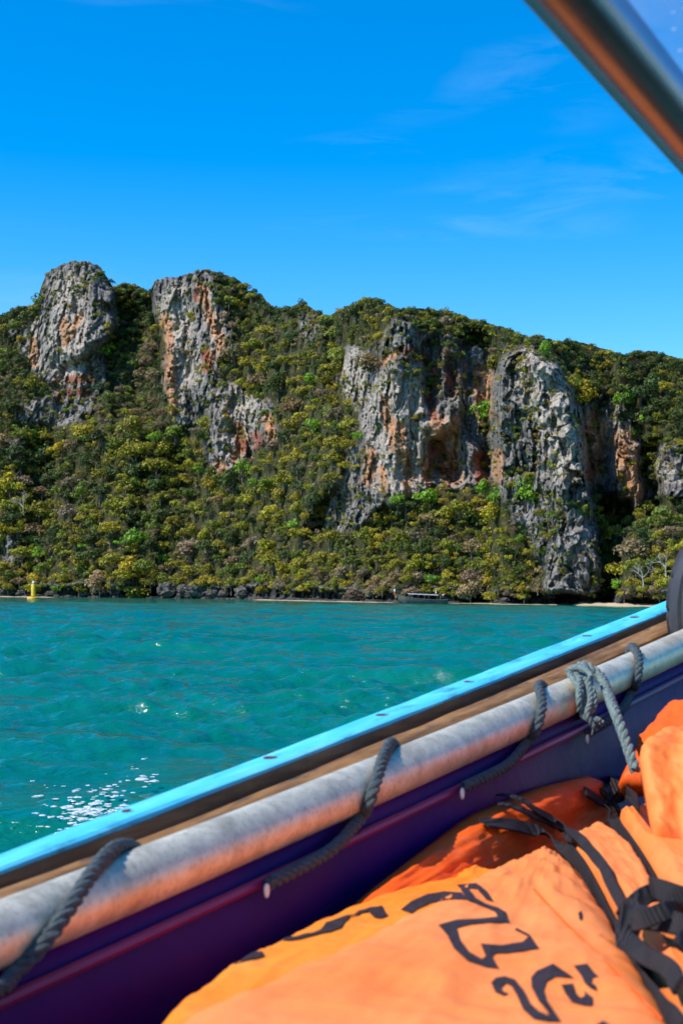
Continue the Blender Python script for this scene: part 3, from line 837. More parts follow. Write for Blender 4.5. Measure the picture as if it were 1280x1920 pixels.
# ------------------------------------------------------------------ moored longtail boat
M_OLDW = simple('weathered_wood', (0.13, 0.125, 0.10), 0.75, var=0.35, scale=1.2)
M_DARKW = simple('dark_wood', (0.05, 0.04, 0.03), 0.7, var=0.4)
M_TARP = simple('pale_canvas', (0.33, 0.36, 0.38), 0.8, var=0.15)
M_RED = simple('red_cloth', (0.65, 0.06, 0.03), 0.8, var=0.1)
M_GRNC = simple('green_cloth', (0.35, 0.45, 0.05), 0.8, var=0.1)
M_PINKC = simple('pink_cloth', (0.7, 0.45, 0.5), 0.8, var=0.1)
def moored():
    d = float(depth_water(790, 1131.5)); s = d / F_PX
    o0 = P(790, 1131.5, d)
    X0, Y0 = o0[0], o0[1]
    q = lambda px, up, dy=0.0: np.array([X0 + (px - 790) * s, Y0 + dy, up * s])
    t = empty('longtail_boat', (X0, Y0, 0), 'weathered grey longtail boat with a pale awning moored at the shore', 'boat')
    st = [(742, 16.5, 13, 0.03), (748, 15, 3, 0.22), (758, 12.5, -2, 0.55), (775, 9.6, -3, 0.78), (795, 7.6, -3, 0.85), (815, 6.6, -3, 0.8), (830, 6.8, -2.5, 0.68), (839, 7.6, -1, 0.5)]
    V, Fs = [], []
    for (px, top, keel, hw) in st:
        for side in (-1, 1):
            pass
        prof = [(-hw, top), (-hw * 0.96, top * .55 + keel * .45), (-hw * 0.6, keel * .85 + top * .1), (0, keel), (hw * 0.6, keel * .85 + top * .1), (hw * 0.96, top * .55 + keel * .45), (hw, top),
                (hw * .9, top - .4), (hw * .75, keel * .6 + top * .4), (0, keel * .75 + top * .25), (-hw * .75, keel * .6 + top * .4), (-hw * .9, top - .4)]
        V += [q(px, u, y) for y, u in prof]
    n = 12
    Fs = [(i * n + k, i * n + (k + 1) % n, (i + 1) * n + (k + 1) % n, (i + 1) * n + k) for i in range(len(st) - 1) for k in range(n)]
    Fs += [tuple(range(n))[::-1], tuple((len(st) - 1) * n + k for k in range(n))]
    MB().add(V, Fs).build('hull', M_OLDW, t)
    for sgn in (-1, 1):
        mb = MB(); mb.tube([q(px, top + .3, sgn * hw) for px, top, k, hw in st], 0.6 * s, 6); mb.build('gunwale', M_OLDW, t)
    MB().tube(smooth_path([q(742, 8, 0), q(741, 15, 0), q(738.5, 21, 0), q(735.5, 27, 0)], 8), np.linspace(1.2, .8, 8) * s, 6).build('prow', M_DARKW, t)
    for k, (m, u) in enumerate(((M_GRNC, 13), (M_RED, 16), (M_WHT, 24))):
        MB().tube(smooth_path([q(741 - k, u + 1.5, 0), q(741.5 - k, u, -.1), q(741 - k, u - 4, -.15)], 5), np.array([1.7, 1.8, 1.4, 1.0, .5]) * s, 7).build('ribbon', m, t)
    for px in (745, 757):
        MB().tube([q(px, 12, -.2), q(px, 24, -.2)], 0.45 * s, 6).build('bow_post', M_OLDW, t)
    MB().tube([q(744, 23, -.2), q(758, 20, -.2)], 0.35 * s, 6).build('bow_rail', M_OLDW, t)
    nx, ny = 20, 8
    G = np.array([[q(764 + 57 * i / (nx - 1), 17.5 - 2.0 * i / (nx - 1) + 1.6 * math.sin(math.pi * j / (ny - 1)) + .25 * math.sin(i * 1.7), -.75 + 1.5 * j / (ny - 1)) for i in range(nx)] for j in range(ny)])
    up = G.reshape(-1, 3); lo = up - np.array([0, 0, .5 * s])
    MB().add(np.vstack([up, lo]), [tuple(f) for f in grid_faces(ny, nx)] + [tuple(f + nx * ny) for f in grid_faces(ny, nx, True)] +
             [(i, i + 1, nx * ny + i + 1, nx * ny + i) for i in range(nx - 1)]).build('awning', M_TARP, t)
    for px in (766, 783, 803, 819):
        for sg in (-.7, .7):
            MB().tube([q(px, 5, sg), q(px, 17, sg)], 0.38 * s, 6).build('awning_post', M_OLDW, t)
    for px in (778, 806): MB().box(q(px, 6.5, 0), (4 * s, 1.3, .5 * s)).build('seat', M_DARKW, t)
    e = MB(); e.box(q(829, 13, 0), (5 * s, .4, 4 * s)); e.lathe([(1.6 * s, 0), (1.9 * s, 2 * s), (1.2 * s, 3 * s)], tuple(q(829, 14.5, 0)), 10); en = e.build('engine', M_DRK, t)
    MB().tube([q(831, 12, 0), q(845, 7, .1), q(864, 1, .2)], .45 * s, 6).build('propeller_shaft', M_DRK, t)
    MB().tube([q(828, 14, 0), q(822, 15.5, 0)], .35 * s, 6).build('tiller', M_DRK, t)
    MB().tube([q(826.5, 7, .2), q(826.5, 16, .2)], .5 * s, 6).build('engine_post', M_DARKW, t)
    b = MB(); b.lathe([(.5 * s, -2 * s), (1.9 * s, -1 * s), (2.1 * s, .6 * s), (1.2 * s, 1.8 * s)], tuple(q(832.5, 17.5, -.35)), 10)
    tag(b.build('cloth_bundle', M_RED), 'red and orange bundle at the stern of the moored boat', 'bundle')
    b = MB(); b.lathe([(.8 * s, -1.6 * s), (1.8 * s, -.4 * s), (1.5 * s, 1.2 * s), (.5 * s, 1.9 * s)], tuple(q(817, 23.5, 0)), 10)
    b.lathe([(1.5 * s, -5 * s), (1.7 * s, -3 * s), (.9 * s, -1.6 * s)], tuple(q(817, 23.5, 0)), 10)
    tag(b.build('cloth_bundle', M_PINKC), 'pale pink bundle lying on the rear of the moored boat awning', 'bundle')
    b = MB(); b.lathe([(.6 * s, -1.4 * s), (1.9 * s, -.6 * s), (1.9 * s, .4 * s), (.8 * s, 1.3 * s)], tuple(q(829.8, 16.2, -.55)), 10)
    tag(b.build('white_buoy', M_WHT), 'small white float hanging at the stern of the moored boat', 'float')
moored()

# ------------------------------------------------------------------ our own boat
P0 = np.array([-0.323, 1.45]); AX = np.array([0.510, 0.860]); AX /= np.linalg.norm(AX); NN = np.array([-AX[1], AX[0]])
def onplane(px, py, w):
    """point seen at a pixel on the upright plane that runs along the boat, w metres outboard of the rail"""
    r = ray(px, py); o = P0 + NN * w
    s = (o - EYE[:2]).dot(NN) / r[:2].dot(NN)
    return EYE + r * s
def along(p): return (p[:2] - P0).dot(AX)
def trace(pts, w):
    q = [onplane(x, y, w) for x, y in pts]
    return np.array([along(p) for p in q]), np.array([p[2] for p in q])
def zfit(pts, w, deg=2):
    t, z = trace(pts, w)
    c = np.polyfit(t, z, deg)
    lo, hi = t.min(), t.max()
    d = np.polyder(c)
    def f(u):
        u = np.asarray(u, float)
        return np.where(u < lo, np.polyval(c, lo) + np.polyval(d, lo) * (u - lo) * np.exp(-(lo - u) / 2), np.where(u > hi, np.polyval(c, hi) + np.polyval(d, hi) * (u - hi), np.polyval(c, u)))
    return f
W_BO, W_BI, W_PO, W_PI = 0.225, 0.165, 0.138, 0.082
z_bo = zfit([(0, 1603), (240, 1517), (500, 1405), (640, 1366), (760, 1320), (930, 1250), (1060, 1200), (1247, 1127)], W_BO)
z_bi = zfit([(0, 1632), (320, 1512), (640, 1390), (780, 1330), (940, 1270), (1247, 1147)], W_BI)
z_po = zfit([(400, 1520), (640, 1417), (990, 1275), (1247, 1162)], W_PO)
def bow_in(t):            # the sides close towards the bow, beyond the picture
    return -0.9 * np.clip((np.asarray(t, float) - 3.6) / 4.4, 0, 1) ** 1.8
def xyz(t, w, z):
    p = P0 + AX * t + NN * (w + float(bow_in(t)))
    return np.array([p[0], p[1], float(z)])
TS = np.r_[np.linspace(-2.6, -0.6, 6), np.linspace(-0.5, 3.6, 90), np.linspace(3.8, 7.6, 10)]
def plank(name, sect, mat, parent, seed=0, amp=0.0015, ts=TS):
    """sect: closed list of (w, function of t giving z)."""
    V = []; n = len(sect)
    for i, t in enumerate(ts):
        for k, (w, zf) in enumerate(sect):
            j = amp * float(fbm(np.array(t * 9.0), np.array(k * 3.1), np.array(seed + .5), 3, seed))
            V.append(xyz(t, w + j, float(zf(t)) + j))
    m = len(ts)
    Fs = [(i * n + k, i * n + (k + 1) % n, (i + 1) * n + (k + 1) % n, (i + 1) * n + k) for i in range(m - 1) for k in range(n)]
    Fs += [tuple(range(n))[::-1], tuple((m - 1) * n + k for k in range(n))]
    return MB().add(V, Fs).build(name, mat, parent)
def dz_(f, d): return lambda t: f(t) + d

def wood(name, base, dark, pale, rough=0.8, wear=None, wearf=(0.58, 0.66)):
    m = Mat(name)
    ang = math.atan2(AX[0], AX[1])
    g = m.n('ShaderNodeNewGeometry')
    rot = m.n('ShaderNodeMapping', {0: g.outputs['Position'], 'Rotation': (0, 0, ang)}).outputs[0]
    st = m.n('ShaderNodeMapping', {0: rot, 'Scale': (40, 3.0, 40)}).outputs[0]
    gr = m.noise(st, 1.0, 6, 0.6, 0.3)
    bl = m.noise(rot, 9.0, 6, 0.65)
    c = m.ramp(gr, [(0.3, dark), (0.5, base), (0.72, pale)])
    c = m.mix(m.ramp(bl, [(0.45, 0.0), (0.7, 0.55)]), c, dark)
    if wear:
        sp = m.noise(m.n('ShaderNodeMapping', {0: rot, 'Scale': (26, 9, 26)}).outputs[0], 1.0, 8, 0.7)
        c = m.mix(m.ramp(sp, [(wearf[0], 0.0), (wearf[1], 1.0)]), c, wear)
    m.set(Base_Color=c, Roughness=rough, Specular=0.3)
    m.bump(m.math('ADD', gr, bl), 0.5, 0.004)
    return m.m
M_BLUE = wood('blue_paint', (0.10, 0.62, 0.90), (0.06, 0.52, 0.84), (0.20, 0.72, 0.94), 0.5, (0.05, 0.24, 0.36), (0.53, 0.68))
M_BLUESIDE = wood('worn_blue_edge', (0.20, 0.125, 0.07), (0.07, 0.045, 0.028), (0.32, 0.21, 0.12), 0.8, (0.02, 0.22, 0.38), (0.64, 0.74))
M_BROWN = wood('brown_wood', (0.24, 0.115, 0.035), (0.06, 0.03, 0.012), (0.40, 0.22, 0.085), 0.75, (0.07, 0.05, 0.035), (0.56, 0.66))
M_ORNG = wood('varnished_wood', (0.50, 0.22, 0.07), (0.30, 0.12, 0.035), (0.62, 0.34, 0.13), 0.5)
M_HULL = wood('hull_wood', (0.10, 0.05, 0.025), (0.04, 0.02, 0.012), (0.16, 0.09, 0.05), 0.7)
M_RUST = simple('rusty_nail', (0.09, 0.035, 0.02), 0.8, var=0.4, scale=60)

boat = empty('passenger_longtail_boat', (*(P0 + AX * 1.0), 0.2), 'wooden boat side in the foreground with a bright blue gunwale strip', 'boat')
plank('gunwale_strip', [(W_BI, z_bi), (W_BI + .004, dz_(z_bi, .003)), (W_BO - .004, dz_(z_bo, .002)), (W_BO, dz_(z_bo, -.002)), (W_BO, dz_(z_bo, -.028)), (W_BI + .001, dz_(z_bi, -.012))], M_BLUE, boat, 1)
plank('gunwale_edge', [(W_BI - .001, dz_(z_bi, -.005)), (W_BI + .03, dz_(z_bi, -.013)), (W_BI + .03, dz_(z_bi, -.034)), (W_BI - .001, dz_(z_bi, -.034))], M_BLUESIDE, boat, 2, 0.0025)
plank('groove_board', [(W_PO - .03, dz_(z_po, -.028)), (W_BI + .04, dz_(z_po, -.028)), (W_BI + .04, dz_(z_po, -.05)), (W_PO - .03, dz_(z_po, -.05))], M_HULL, boat, 3)
plank('inner_rail', [(W_PI, dz_(z_po, -.004)), (W_PI + .006, z_po), (W_PO - .003, z_po), (W_PO, dz_(z_po, -.003)), (W_PO, dz_(z_po, -.028)), (W_PI, dz_(z_po, -.032))], M_BROWN, boat, 4, 0.002)
plank('inner_plank', [(W_PI + .01, dz_(z_po, -.035)), (W_PI + .01, dz_(z_po, -.045)), (.034, dz_(z_po, -.055)), (.034, dz_(z_po, -.044))], M_ORNG, boat, 5)
plank('hull_side', [(W_BO - .012, dz_(z_bo, -.03)), (W_BO - .06, lambda t: 0.35 + 0.25 * max(0, t - 3.6)), (W_BO - .28, lambda t: -0.25 + 0.3 * max(0, t - 3.6)), (W_BO - .31, lambda t: -0.22 + .3 * max(0, t - 3.6)), (W_BO - .09, lambda t: .36 + .25 * max(0, t - 3.6)), (W_BO - .045, dz_(z_bo, -.05))], M_HULL, boat, 6)
WS = -1.72
plank('hull_side', [(WS, dz_(z_bo, 0)), (WS + .07, lambda t: 0.35), (WS + .25, lambda t: -0.25), (WS + .28, lambda t: -0.22), (WS + .10, lambda t: .36), (WS + .04, dz_(z_bo, -.02))], M_HULL, boat, 7, ts=np.linspace(-2.6, 3.6, 24))
plank('floor_boards', [(W_BO - .30, lambda t: .12), (WS + .26, lambda t: .12), (WS + .26, lambda t: .09), (W_BO - .30, lambda t: .09)], M_HULL, boat, 8, ts=np.linspace(-2.6, 3.6, 24))
plank('bench', [(-.03, lambda t: .84), (-1.0, lambda t: .80), (-1.0, lambda t: .76), (-.03, lambda t: .80)], M_HULL, boat, 9, ts=np.linspace(-1.2, 2.4, 24))
# nails along the blue strip
for (px, py) in [(244, 1523), (508, 1421), (718, 1342), (880, 1279), (1100, 1191), (1189, 1154)]:
    wm = (W_BO + W_BI) / 2 + 0.003
    p = onplane(px, py, wm); t = along(p)
    z = (z_bo(t) + z_bi(t)) / 2 + 0.0015
    mb = MB()
    prof = [(0.0105, -.003), (0.0105, .0012), (.008, .0022), (.003, .0014)]
    mb.lathe(prof, (0, 0, 0), 14)
    o = mb.build('nail', M_RUST, None); c = xyz(t, wm, z); o.location = tuple(c)
    o.parent = boat; o.matrix_parent_inverse = Matrix.Translation(-Vector(boat.location)); o.rotation_euler = (0, 0, t * 3)
    o.scale = (1.15, 1, 1)

# ---- galvanised rail
PIPE_C = [(0, 1750), (300, 1634), (400, 1591), (640, 1490), (800, 1423), (1000, 1335), (1280, 1210)]
z_pipe = zfit(PIPE_C, 0.0, 2)
PR = 0.031
def pipe_pt(t): return np.array([*(P0 + AX * t), float(z_pipe(t))])
def pipe_at(px):            # rail axis where it passes image column px
    lo, hi = -1.0, 4.5
    for _ in range(50):
        m = (lo + hi) / 2; v = pipe_pt(m) - EYE
        if 640 + F_PX * v.dot(RT) / v.dot(FW) < px: lo = m
        else: hi = m
    return lo
def galv():
    m = Mat('galvanised_steel')
    p = m.pos()
    a = m.noise(p, 26, 6, 0.65); b = m.noise(p, 140, 4, 0.6)
    c = m.ramp(a, [(0.3, (0.66, 0.56, 0.40)), (0.55, (0.88, 0.78, 0.58)), (0.75, (0.95, 0.87, 0.68))])
    c = m.mix(m.ramp(b, [(0.52, 0.0), (0.72, 0.5)]), c, (0.36, 0.27, 0.17))
    c = m.mix(m.ramp(m.noise(p, 11, 6, 0.7, 0.6), [(0.52, 0.0), (0.70, 0.55)]), c, (0.40, 0.32, 0.22))
    m.set(Base_Color=c, Metallic=0.62, Roughness=m.ramp(a, [(0.3, 0.44), (0.7, 0.60)]))
    m.bump(b, 0.12, 0.002)
    return m.m
M_GALV = galv()
ts = np.linspace(-1.6, 4.6, 60)
rail = MB(); rail.tube([pipe_pt(t) for t in ts], PR, 28)
tag(rail.build('metal_rail', M_GALV), 'galvanised metal pipe rail running along the inside of the boat', 'rail')

# ---- purple tarpaulin hanging from the rail
def tarp_mat():
    m = Mat('purple_vinyl')
    p = m.pos()
    n = m.noise(p, 5, 4)
    m.set(Base_Color=m.ramp(n, [(0.35, (0.030, 0.004, 0.12)), (0.65, (0.065, 0.004, 0.13))]), Roughness=0.5, Specular=0.12)
    m.bump(m.noise(p, 14, 3), 0.25, 0.01)
    return m.m
M_PURP = tarp_mat()
tarp = empty('purple_tarpaulin', pipe_pt(1.0) - np.array([0, 0, .05]), 'dark purple tarpaulin sheet hanging below the metal rail', 'tarpaulin')
TT = np.linspace(-1.4, 3.6, 160); rows = 26
V = []
for j in range(rows):
    h = j / (rows - 1)
    for t in TT:
        zt = float(z_pipe(t)) - 0.024
        w = -0.004 - 0.015 * math.sin(min(h * 9, 3.14)) - 0.06 * h + 0.008 * float(vnoise(np.array(t * 3.0), np.array(h * 3), np.array(.3), 5)) * min(1, h * 4)
        p_ = P0 + AX * t + NN * w
        V.append((p_[0], p_[1], zt - 0.46 * h))
me = mesh_np('sheet', np.array(V), grid_faces(rows, len(TT)))
sh = link('sheet', me, M_PURP, tarp)
sol = sh.modifiers.new('thick', 'SOLIDIFY'); sol.thickness = 0.002
hem = MB()
hem.tube([np.array([*(P0 + AX * t + NN * (-0.024)), float(z_pipe(t)) - 0.052]) for t in np.linspace(-1.4, 3.6, 120)], 0.0065, 8)
hem.build('hem', simple('reflection_tinted_hem', (0.20, 0.012, 0.10), 0.4, var=0.15), tarp)  # orange light reflected by the hem is painted in as magenta

# ---- ropes
M_ROPE = simple('blue_grey_rope', (0.055, 0.075, 0.085), 0.85, var=0.45, scale=160, bump=0.6, bdist=0.002)
M_ROPE2 = simple('green_grey_rope', (0.15, 0.20, 0.19), 0.85, var=0.4, scale=160, bump=0.6, bdist=0.002)
M_EYE = simple('daylight_eyelet', (0.82, 0.86, 0.80), 0.3, metal=0.2, var=0.05)  # pale colour stands for sunlight showing through the eyelet holes
def rope(mb, pts, R_, pitch=None, n=None, strands=3):
    L_ = np.linalg.norm(np.diff(np.asarray(pts, float), axis=0), axis=1).sum()
    pitch = pitch or R_ * 5.2
    n = n or max(12, int(L_ / pitch * 9))
    p = smooth_path(pts, n)
    T = np.gradient(p, axis=0); T /= np.linalg.norm(T, axis=1)[:, None] + 1e-12
    ref = np.array([0.3, 0.2, 1.0]); N = np.cross(T[0], ref); N /= np.linalg.norm(N)
    fr = []
    for i in range(n):
        N = N - T[i] * N.dot(T[i]); N /= np.linalg.norm(N); fr.append((N.copy(), np.cross(T[i], N)))
    s = np.r_[0, np.cumsum(np.linalg.norm(np.diff(p, axis=0), axis=1))]
    for k in range(strands):
        q = [p[i] + 0.52 * R_ * (fr[i][0] * math.cos(6.283 * (s[i] / pitch + k / strands)) + fr[i][1] * math.sin(6.283 * (s[i] / pitch + k / strands))) for i in range(n)]
        mb.tube(q, R_ * 0.56, 7)
RR = 0.0083
def on_rail(px, th, extra=0.0):
    """point on the rail surface seen near column px; th=0 top, 90 inboard, 180 underneath, 270 outboard"""
    a = math.radians(th); inb = np.array([*(-NN), 0])
    o = (np.array([0, 0, 1]) * math.cos(a) + inb * math.sin(a)) * (PR + RR * 0.9 + extra)
    lo, hi = -1.2, 4.5
    for _ in range(50):
        m = (lo + hi) / 2; v = pipe_pt(m) + o - EYE
        if 640 + F_PX * v.dot(RT) / v.dot(FW) < px: lo = m
        else: hi = m
    return pipe_pt(lo) + o
lash = empty('lashing_rope', pipe_pt(1.0), 'dark blue grey rope wound round the metal rail and through the tarpaulin eyelets', 'rope')
loops = [  # columns: outer back, top, front, under ; eyelet pixel
    ([(268, 240), (258, 290), (232, 330), (205, 0), (170, 35), (128, 70), (80, 105), (28, 140)], (-70, 1862)),
    ([(748, 240), (742, 290), (735, 330), (728, 0), (716, 35), (704, 70), (690, 105), (674, 145)], (500, 1662)),
    ([(1030, 240), (1022, 290), (1013, 330), (1009, 0), (1014, 35), (1014, 70), (1004, 110), (988, 150)], (866, 1480)),
    ([(1176, 240), (1178, 290), (1182, 330), (1187, 0), (1195, 35), (1197, 70), (1192, 110), (1184, 150)], (1100, 1378)),
]
for cols, ey in loops:
    pts = [on_rail(px, th) for px, th in cols]
    e = onplane(ey[0], ey[1], -0.036)
    m1 = pts[-1] * 0.55 + e * 0.45 + np.array([*(-NN * 0.012), -0.004])
    mb = MB(); rope(mb, pts + [m1, e + np.array([*(-NN * .004), .004])], RR)
    mb.build('rope_loop', M_ROPE, lash)
    c = onplane(ey[0], ey[1] + 8, -0.040)
    ring = MB(); a_ = np.linspace(0, 2 * math.pi, 17)
    ring.tube([c + np.array([*(AX * 0.0025 * math.cos(a)), 0.0065 * math.sin(a)]) for a in a_], 0.0021, 7, cap=False)
    ring.build('eyelet', M_EYE, tarp)
# knotted cord
cord = empty('knotted_cord', pipe_pt(pipe_at(1090)), 'green grey cord knotted on the rail with a long end hanging to the life jackets', 'rope')
mb = MB()
rope(mb, [on_rail(1075, 320, .002), on_rail(1090, 355, .006), on_rail(1108, 25, .006), on_rail(1128, 60, .012), P(1150, 1330, 2.5), P(1172, 1390, 2.44), P(1190, 1445, 2.40)], 0.0088)
mb.build('hanging_end', M_ROPE2, cord)
mb = MB()
for k, (a, b) in enumerate(((1068, 1092), (1078, 1100), (1086, 1108))):
    rope(mb, [on_rail(a, 290, .001), on_rail(a + 4, 340, .004), on_rail((a + b) / 2, 20, .006 + .002 * k), on_rail(b, 75, .006), on_rail(b + 2, 130, .004), on_rail(b, 190, .001)], 0.0058)
mb.build('knot', M_ROPE2, cord)
for k, pts in enumerate([[(1066, 1262, 2.62), (1085, 1290, 2.57), (1092, 1320, 2.56), (1095, 1345, 2.55), (1125, 1350, 2.54)], [(1100, 1270, 2.57), (1106, 1310, 2.55), (1100, 1340, 2.54), (1112, 1362, 2.54)], [(1085, 1270, 2.59), (1084, 1310, 2.55), (1086, 1332, 2.55)], [(1110, 1290, 2.56), (1114, 1320, 2.55), (1104, 1338, 2.55)], [(1062, 1258, 2.65), (1075, 1252, 2.64), (1095, 1254, 2.62), (1110, 1268, 2.59)]]):
    mb = MB(); rope(mb, [P(*q) for q in pts], 0.0052)
    for _ in range(5):
        e = P(*pts[-1]); mb.tube([e, e + np.array([rt.uniform(-.006, .012), rt.uniform(-.008, .004), rt.uniform(-.014, .004)])], 0.0011, 4)
    mb.build('frayed_end', M_ROPE2, cord)

# ---- tyre fender
def tyre():
    m = Mat('rubber')
    p = m.coord()
    n = m.noise(p, 7, 5); g2 = m.noise(p, 60, 4)
    c = m.ramp(n, [(0.35, (0.032, 0.033, 0.04)), (0.6, (0.06, 0.062, 0.072)), (0.78, (0.16, 0.12, 0.085))])
    m.set(Base_Color=c, Roughness=0.62, Specular=0.4); m.bump(g2, 0.25, 0.004)
    t = empty('old_tyre', P(1392, 1128, 3.42), 'worn black rubber tyre hung as a fender at the bow end of the rail', 'tyre')
    R_, r_, n1, n2 = 0.152, 0.062, 132, 84
    V = []
    for i in range(n1):
        a = 2 * math.pi * i / n1
        for j in range(n2):
            b = 2 * math.pi * j / n2
            cb, sb = math.cos(b), math.sin(b)
            rr = r_ * (abs(cb) ** 2.6 + abs(sb) ** 2.6) ** (-1 / 2.6)
            x = R_ + rr * cb * 0.95; y = rr * sb * 1.15
            if cb > 0.25:
                for gc in (-0.55, 0.0, 0.55):
                    if abs(sb * 1.0 - gc) < 0.075: x -= 0.006
                if abs(sb) > 0.62 and (i + int(sb > 0) * 3) % 8 == 0: x -= 0.005
            for gc in (0.62, 0.18, -0.30):
                if abs(cb - gc) < 0.075 and abs(sb) > 0.3: y -= math.copysign(0.006, sb)
            if 0.22 < cb < 0.58 and abs(sb) > 0.3 and (i * 2 + j) % 11 == 0: y -= math.copysign(0.006, sb)
            if -0.24 < cb < 0.12 and abs(sb) > 0.3 and (i * 2 - j) % 16 == 0: y -= math.copysign(0.004, sb)
            V.append((x * math.cos(a), y, x * math.sin(a)))
    Fs = [(i * n2 + j, i * n2 + (j + 1) % n2, ((i + 1) % n1) * n2 + (j + 1) % n2, ((i + 1) % n1) * n2 + j) for i in range(n1) for j in range(n2)]
    mb = MB().add(V, Fs)
    o = mb.build('tread', m.m, None); o.parent = t
    rope_m = MB(); rope(rope_m, [(0, 0.0, .09), (0, .06, .15), (.0, .05, .26), (.0, .05, .42)], 0.006)
    o = rope_m.build('hanger', M_ROPE2, None); o.parent = t
    t.rotation_euler = (math.radians(6), 0, math.radians(38))
tyre()

# ---- canopy rail and clear plastic sheet
M_CHROME = simple('stainless_steel', (0.23, 0.27, 0.34), 0.30, metal=1.0, var=0.08, scale=30)
A3, B3 = P(1081, 0, 0.99), P(1281, 240, 1.22)
canopy = empty('canopy', (A3 + B3) / 2, 'shiny steel canopy tube with clear plastic roof sheet at the top right', 'canopy')
dv = (B3 - A3)
mb = MB(); mb.tube([A3 + dv * s for s in np.linspace(-3, 8, 30)], 0.025, 40); mb.build('roof_tube', M_CHROME, canopy)
def vinyl():
    m = Mat('clear_vinyl')
    v = m.pos()
    vo = m.n('ShaderNodeTexVoronoi', {'Vector': v, 'Scale': 75.0}).outputs['Distance']
    sp = m.ramp(vo, [(0.10, 0.65), (0.16, 0.0)])
    hz = m.ramp(m.noise(v, 8, 4), [(0.35, 0.05), (0.75, 0.30)])
    f = m.math('MAXIMUM', sp, hz)
    m.set(Base_Color=(0.8, 0.85, 0.9, 1), Roughness=0.35)
    tl = m.n('ShaderNodeBsdfTranslucent', {'Color': (0.75, 0.8, 0.85, 1)})
    ad = m.n('ShaderNodeMixShader', {0: 0.5, 1: m.b.outputs[0], 2: tl.outputs[0]})
    tr = m.n('ShaderNodeBsdfTransparent', {'Color': (0.93, 0.95, 0.97, 1)})
    mx = m.n('ShaderNodeMixShader', {0: f, 1: tr.outputs[0], 2: ad.outputs[0]})
    m.t.links.new(mx.outputs[0], m.out.inputs[0])
    return m.m
inb3 = np.array([*(-NN), 0.10])
V = [A3 + dv * s + inb3 * k * 0.12 + np.array([0, 0, .024 + .01 * math.sin(k * 1.3)]) for k in range(8) for s in np.linspace(-3, 8, 24)]
sh2 = link('plastic_sheet', mesh_np('plastic_sheet', np.array(V), grid_faces(8, 24)), vinyl(), canopy)

# unseen canvas roof inboard of the clear strip, added to block sky light
cv = [A3 + dv * s + np.array([*(-NN), 0.10]) * (0.30 + 0.85 * k / 9) + np.array([0, 0, .03 + .012 * math.sin(k * 2.1 + s)]) for k in range(10) for s in np.linspace(-9, 8, 40)]
cvm = link('unseen_canvas_roof', mesh_np('unseen_canvas_roof', np.array(cv), grid_faces(10, 40)), simple('unseen_roof_canvas', (0.22, 0.20, 0.22), 0.85, var=0.15), canopy)
cvm.modifiers.new('thick', 'SOLIDIFY').thickness = 0.004

# ------------------------------------------------------------------ life jackets
def fabric(name, c0, c1, bump=0.35):
    m = Mat(name)
    p = m.pos()
    n = m.noise(p, 4.0, 4); fine = m.noise(p, 30, 5, 0.6); cr = m.noise(m.pos((7, 20, 10)), 1.0, 4, 0.6, 0.8)
    c = m.ramp(n, [(0.35, c0), (0.65, c1)])
    c = m.mix(m.ramp(fine, [(0.56, 0.0), (0.8, 0.35)]), c, (0.55, 0.15, 0.05))
    pale_ = m.noise(m.pos((1, 1.6, 1)), 9.0, 6, 0.65, 0.5)
    c = m.mix(m.ramp(pale_, [(0.55, 0.0), (0.75, 0.22)]), c, (0.95, 0.50, 0.26))
    weave = m.noise(p, 420, 2)
    m.set(Base_Color=c, Roughness=0.6, Specular=0.2)
    m.bump(m.math('ADD', cr, m.math('ADD', m.math('MULTIPLY', fine, 0.3), m.math('MULTIPLY', weave, 0.06))), bump, 0.014)
    return m.m
M_OR = fabric('orange_nylon', (0.88, 0.20, 0.045), (0.92, 0.255, 0.075))
M_OR2 = fabric('bright_orange_nylon', (0.92, 0.225, 0.045), (0.94, 0.28, 0.075))
M_OR3 = fabric('amber_nylon', (0.92, 0.23, 0.012), (0.92, 0.28, 0.025))
M_ORD = fabric('shade_and_seam_orange', (0.84, 0.10, 0.006), (0.88, 0.13, 0.010))  # darker copy: shade painted into the cloth colour; the seam uses it too
def web():
    m = Mat('black_webbing')
    p = m.coord()
    w = m.n('ShaderNodeTexWave', {'Vector': m.coord('Object', (1, 1, 1), (0.3, 0.5, 0.6)), 'Scale': 75.0, 'Distortion': 0.6, 'Detail': 1.0}).outputs['Fac']
    n = m.noise(p, 40, 4)
    m.set(Base_Color=m.mix(m.math('MULTIPLY', w, 0.5), m.ramp(n, [(0.3, (0.008, 0.007, 0.008)), (0.7, (0.024, 0.021, 0.023))]), (0.05, 0.045, 0.05)), Roughness=0.75, Specular=0.25)
    m.bump(m.math('ADD', w, n), 0.7, 0.002)
    return m.m
M_WEB = web()
M_INK = simple('black_print', (0.022, 0.010, 0.014), 0.85, var=0.45, scale=60)
JB = []          # evaluated jacket surfaces for draping straps and print
